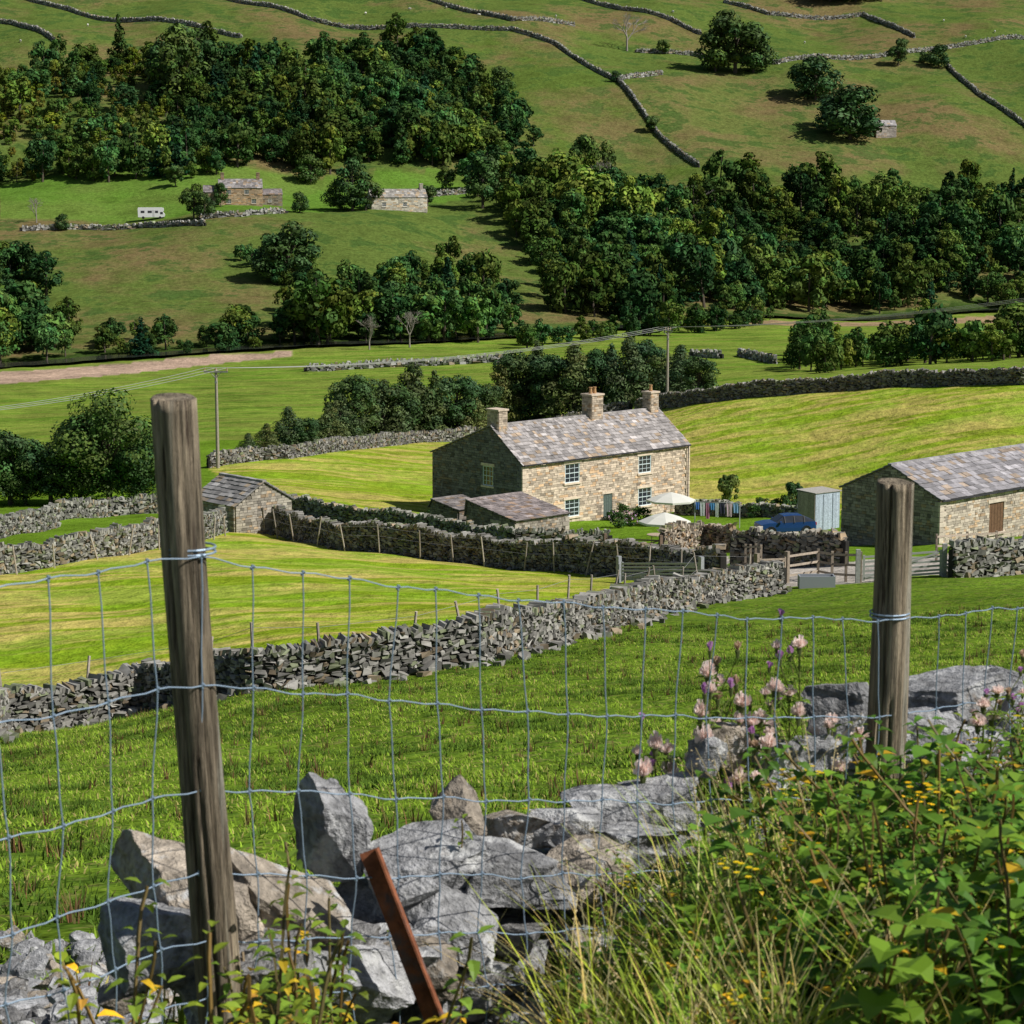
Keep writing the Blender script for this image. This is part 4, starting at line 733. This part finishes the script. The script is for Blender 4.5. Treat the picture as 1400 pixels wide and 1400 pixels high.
# ------------------------------------------------------------------ foreground tumbled wall
ICO={}
for lv in (3,4,5):
    bm=bmesh.new(); bmesh.ops.create_icosphere(bm,subdivisions=lv,radius=1); ICO[lv]=(np.array([v.co[:] for v in bm.verts]),np.array([[v.index for v in f.verts] for f in bm.faces])); bm.free()
def rock(A,c,S,rot,lv=4):
    IV,IF=ICO[lv]; V=IV*1.75; 
    for n_,d_ in [((1,0,0),.85),((-1,0,0),.85),((0,1,0),.85),((0,-1,0),.85),((0,0,1),.8),((0,0,-1),.8)]+[(rng.normal(size=3),rng.uniform(.7,1.1)) for _ in range(11)]:
        n_=np.array(n_,float)+rng.normal(0,.2,3); n_/=np.linalg.norm(n_); q=V@n_; m=q>d_; V[m]-=np.outer((q[m]-d_)*1.,n_)
    for _ in range(4):
        n_=rng.normal(size=3)*np.array([.6,.6,1.2]); n_/=np.linalg.norm(n_); q=V@n_+.03*np.sin(V[:,0]*9)*np.sin(V[:,1]*8); t_=np.cross(n_,rng.normal(size=3)); t_/=np.linalg.norm(t_); V=V+np.outer(1/(1+np.exp(-(q-rng.uniform(-.5,.6))/.012))*rng.uniform(.04,.12),t_)
    a=rng.uniform(0,9,9); V=V+.012*np.stack([np.sin(V[:,1]*9+a[0])+np.sin(V[:,2]*17+a[1])+.6*np.sin(V[:,1]*31+V[:,2]*23+a[6]),np.sin(V[:,2]*9+a[2])+np.sin(V[:,0]*18+a[3])+.6*np.sin(V[:,0]*29+V[:,2]*27+a[7]),np.sin(V[:,0]*9+a[4])+np.sin(V[:,1]*16+a[5])+.6*np.sin(V[:,0]*33+V[:,1]*25+a[8])],1)
    V=(V*np.array(S))@np.array(rot.to_matrix()).T+np.array(c)
    t=rng.random(); b=np.array([.37,.37,.375]) if t<.68 else (np.array([.38,.325,.26]) if t<.85 else np.array([.22,.215,.21]))
    A.add(V,IF,b*rng.uniform(.8,1.25))
A=Acc()
def wy(x): return edge(x)+.35
for s in np.arange(-1.08,3.4,.19):
    for lay in range(7):
        for side in (-1,0,1):
            if side==0 and lay<5: continue
            f=min(lay/5,1); xs=s+rng.normal(0,.05)+.1*(lay%2); yl=wy(xs)+side*(.28-.1*f)+rng.normal(0,.04)
            z=-2.88+.138*lay+rng.normal(0,.02)
            if lay==6 and (xs<1.1 or rng.random()<.4): continue
            if xs<-.85 and lay>3: continue
            if lay==5 and xs<1.1 and rng.random()<.35: continue
            sz=rng.uniform(.08,.15); rock(A,(xs,yl,z),(sz*1.25,sz,sz*rng.uniform(.5,.85)),Euler((rng.normal(0,.3),rng.normal(0,.3),rng.uniform(-.6,.9))),3 if side>0 else 4)
for s in np.arange(-1.0,3.2,.08):
    xs=s; rock(A,(xs,wy(xs)+rng.normal(-.1,.2),-2.12+.1*(xs>1.1)+rng.normal(0,.05)),np.array([1.3,1,.7])*rng.uniform(.03,.065),Euler(rng.normal(0,.6,3)),3)
for (u,v,dy,sx,sy,sz,ry) in [(290,1235,-.1,.21,.16,.14,.35),(400,1240,-.2,.22,.16,.10,.6),(455,1150,.15,.09,.09,.14,.25),(570,1180,-.05,.22,.15,.08,-.12),(625,1115,.1,.09,.08,.08,.1),(710,1135,.1,.12,.12,.06,.15),(350,1340,-.35,.2,.14,.12,-.2),(480,1335,-.35,.18,.13,.12,.3),(620,1270,-.3,.16,.12,.10,.3),(215,1290,-.2,.15,.13,.12,0),(1300,955,.2,.25,.18,.09,-.08),(1140,975,.1,.13,.13,.12,.2),(1235,1000,0,.2,.15,.10,0),(985,1020,0,.07,.07,.09,.2),(965,1035,-.1,.06,.06,.08,.2),(1385,955,.2,.16,.15,.11,.2),(840,1110,0,.13,.12,.09,0),(1090,1050,-.15,.16,.13,.11,0),(1180,1060,-.2,.18,.15,.11,0),(770,1130,0,.12,.11,.08,0),(560,1320,-.35,.15,.12,.1,0),(900,1095,0,.14,.11,.09,0),(1030,1040,0,.11,.11,.1,.1),(700,1200,-.25,.17,.13,.1,.1),(800,1190,-.25,.14,.12,.09,-.1),(870,1160,-.2,.12,.1,.08,.1),(1290,1030,-.15,.2,.14,.11,0)]:
    r=ray(u,v); k=(u-700)/FL; yd=(6.4)/(1-.83*k)+dy; c=r*yd/r[1]; rock(A,c,(sx,sy,sz),Euler((rng.normal(0,.15),ry,rng.uniform(-.2,.6))),5)
A.obj('tumbled_drystone_wall',[M_rock],smooth=False)
A=Acc()
for i in range(230):
    u=rng.uniform(-120,235); v=rng.uniform(1290,1440)+.1*abs(u-100); p=W(u,v,7.6); sz=rng.uniform(.035,.085); rock(A,p+np.array([0,0,rng.uniform(-.02,.10)]),(sz*1.3,sz,sz*.65),Euler(rng.normal(0,.4,3)),3)
A.obj('stone_rubble_heap',[M_rock])
# ------------------------------------------------------------------ foreground fence
E=empty('wire_mesh_fence',(0,0,0))
def post(name,b,t,r,seed):
    b=np.array(b);t=np.array(t); n=60;m=70; th=np.arange(n)*2*math.pi/n; V=[]; ph=np.random.default_rng(seed).uniform(0,6,6)
    for i in range(m+1):
        f=i/m; c=b*(1-f)+t*f+np.array([.006*math.sin(5*f+ph[0]),.006*math.sin(4*f+ph[1]),0]); rr=r*(1+.03*math.sin(9*f+ph[2]))*(1-.06*f)
        g=lambda a,w,dp,am: -dp*np.exp(-((np.mod(th-a-am*math.sin(3*f+ph[0])+math.pi,2*math.pi)-math.pi)/w)**2)
        q=rr*(1+.05*np.sin(2*th+ph[3]+f)+.03*np.sin(5*th+ph[4]+f*2)+g(4.1,.07,.30,.2)+g(5.1,.06,.25*(f>.3),.15)+g(4.7,.05,.22*(f<.6),.1)+g(5.6,.05,.2,.2)); V.append(np.stack([c[0]+q*np.cos(th),c[1]+q*np.sin(th),np.full(n,c[2])],1))
    for sc2,dz in ((.95,.002),(.5,.003),(.02,.002)):
        q=(V[m][:,:2]-t[:2])*sc2+t[:2]; V.append(np.stack([q[:,0],q[:,1],t[2]+dz+.006*np.cos(th-2)*sc2],1))
    V=np.array(V); k=V.shape[0]; idx=np.arange(k*n).reshape(k,n); F=np.stack([idx[:-1],np.roll(idx[:-1],-1,1),np.roll(idx[1:],-1,1),idx[1:]],-1).reshape(-1,4)
    o=mk(name,V.reshape(-1,3),[F],[M_wood],smooth=True,parent=E)
post('fence_post',(-.720,5.32,-2.75),(-.816,5.3,-.55),.060,3); post('fence_post',(1.212,7.02,-2.75),(1.237,7.,-1.0),.062,5)
line=np.array([[-1.75,4.35,-.90],[-1.13,4.8,-.92],[-.79,5.24,-.93],[1.20,6.93,-1.44],[1.74,7.42,-1.50],[3.2,8.7,-1.7]])
dd=np.concatenate([[0],np.cumsum(np.linalg.norm(np.diff(line[:,:2],axis=0),axis=1))])
offs=[0,.315,.58,.80,.97,1.12,1.26]
ns=int(dd[-1]/.148); ss=np.linspace(0,dd[-1],ns+1); i2=dd[2];i3=dd[3]
def pt(s,k):
    b=np.array([np.interp(s,dd,line[:,j]) for j in range(3)]); t=(s-i2)/(i3-i2); sag=.035*4*t*(1-t) if 0<t<1 else .0; return b+np.array([0,0,-offs[k]-sag*(1-k*.1)])
nodes=np.array([[pt(s,k)+np.array([rng.normal(0,.005)+ .012*math.sin(k*1.9+j*.7),rng.normal(0,.005),rng.normal(0,.004)]) for k in range(len(offs))] for j,s in enumerate(ss)])
cu=bpy.data.curves.new('wire_netting','CURVE'); cu.dimensions='3D'; cu.bevel_depth=.0020; cu.bevel_resolution=1
def spl(P,wv):
    Q=[]
    for a,b in zip(P[:-1],P[1:]):
        for k in range(4):
            t=k/4; q=a*(1-t)+b*t; q=q+np.array([0,0,wv*math.sin(t*6.28)]) if wv else q+np.array([.002*math.sin(t*6.28),0,0]); Q.append(q)
    Q.append(P[-1]); s=cu.splines.new('POLY'); s.points.add(len(Q)-1); s.points.foreach_set('co',np.hstack([np.array(Q),np.ones((len(Q),1))]).ravel())
for k in range(len(offs)): spl(nodes[:,k],.003)
for j in range(len(ss)): spl(nodes[j],0)
cu.materials.append(M_wire); ob=bpy.data.objects.new('wire_netting',cu); sc.collection.objects.link(ob); ob.parent=E
A=Acc()
for j in range(len(ss)):
    for k in range(len(offs)): q=nodes[j,k]; A.tube(q-[.006,0,.003],q+[.006,0,.003],.0042,.0042,6,(.3,.3,.3)); A.tube(q-[0,0,.007],q+[0,0,.007],.0038,.0038,6,(.3,.3,.3))
A.obj('wire_knots',[M_wire],parent=E)
A=Acc()
for (cx,cy,z0) in ((-.792,5.31,-.93),(1.23,7.01,-1.44)):
    t=np.linspace(0,2*math.pi,17)
    for zz in (0,.012): 
        for a,b in zip(t[:-1],t[1:]): A.tube((cx+.064*math.cos(a),cy+.064*math.sin(a),z0+zz),(cx+.064*math.cos(b),cy+.064*math.sin(b),z0+zz),.003,.003,5,cap=False)
A.obj('wire_ties',[M_wire],parent=E)
r0=ray(492,1168);r1=ray(590,1420); t0=r0*5.6/r0[1]; t1=r1*5.5/r1[1]; d=t1-t0; dn=d/np.linalg.norm(d); sx=np.cross(dn,[0,1,0]);sx/=np.linalg.norm(sx); sy=np.cross(dn,sx)
A=Acc(); A.boxes(bx(t0,d*1.3,sx*.05,sy*.005),(.2,.08,.04)); A.boxes(bx(t0+sx*.05,d*1.3,sx*.005,sy*.045),(.2,.08,.04)); 
for k in (.1,.25,.4,.6): c=t0+d*k+sx*.025; A.tube(c-sy*.006,c+sy*.007,.006,.006,8,(.02,.02,.02))
A.obj('rusty_metal_stake',[M_rust])
# ------------------------------------------------------------------ light, sky, camera
el=math.radians(45); S=Vector((.945*math.cos(el),-.327*math.cos(el),math.sin(el))).normalized()
sl=bpy.data.lights.new('sun','SUN'); sl.energy=5; sl.angle=math.radians(.5); sl.color=(1,.965,.91); so=bpy.data.objects.new('sun',sl); so.rotation_euler=S.to_track_quat('Z','Y').to_euler(); sc.collection.objects.link(so)
w=bpy.data.worlds.new('World'); sc.world=w; w.use_nodes=True; N=w.node_tree.nodes; sk=N.new('ShaderNodeTexSky'); sk.sky_type='NISHITA'; sk.sun_disc=False; sk.sun_elevation=el; sk.sun_rotation=math.radians(109)
bg=N.get('Background') or N.new('ShaderNodeBackground'); w.node_tree.links.new(sk.outputs[0],bg.inputs[0]); bg.inputs[1].default_value=.055
ca=bpy.data.cameras.new('camera'); ca.sensor_width=36; ca.lens=FL/1400*36; ca.clip_start=.1; ca.clip_end=6000; ca.dof.use_dof=True; ca.dof.focus_distance=120; ca.dof.aperture_fstop=16
co=bpy.data.objects.new('camera',ca); co.location=(0,0,0); co.rotation_euler=(math.pi/2-PI,0,0); sc.collection.objects.link(co); sc.camera=co
sc.view_settings.view_transform='Standard'; sc.view_settings.look='None'; sc.view_settings.exposure=0
print('built in',time.time()-TT)
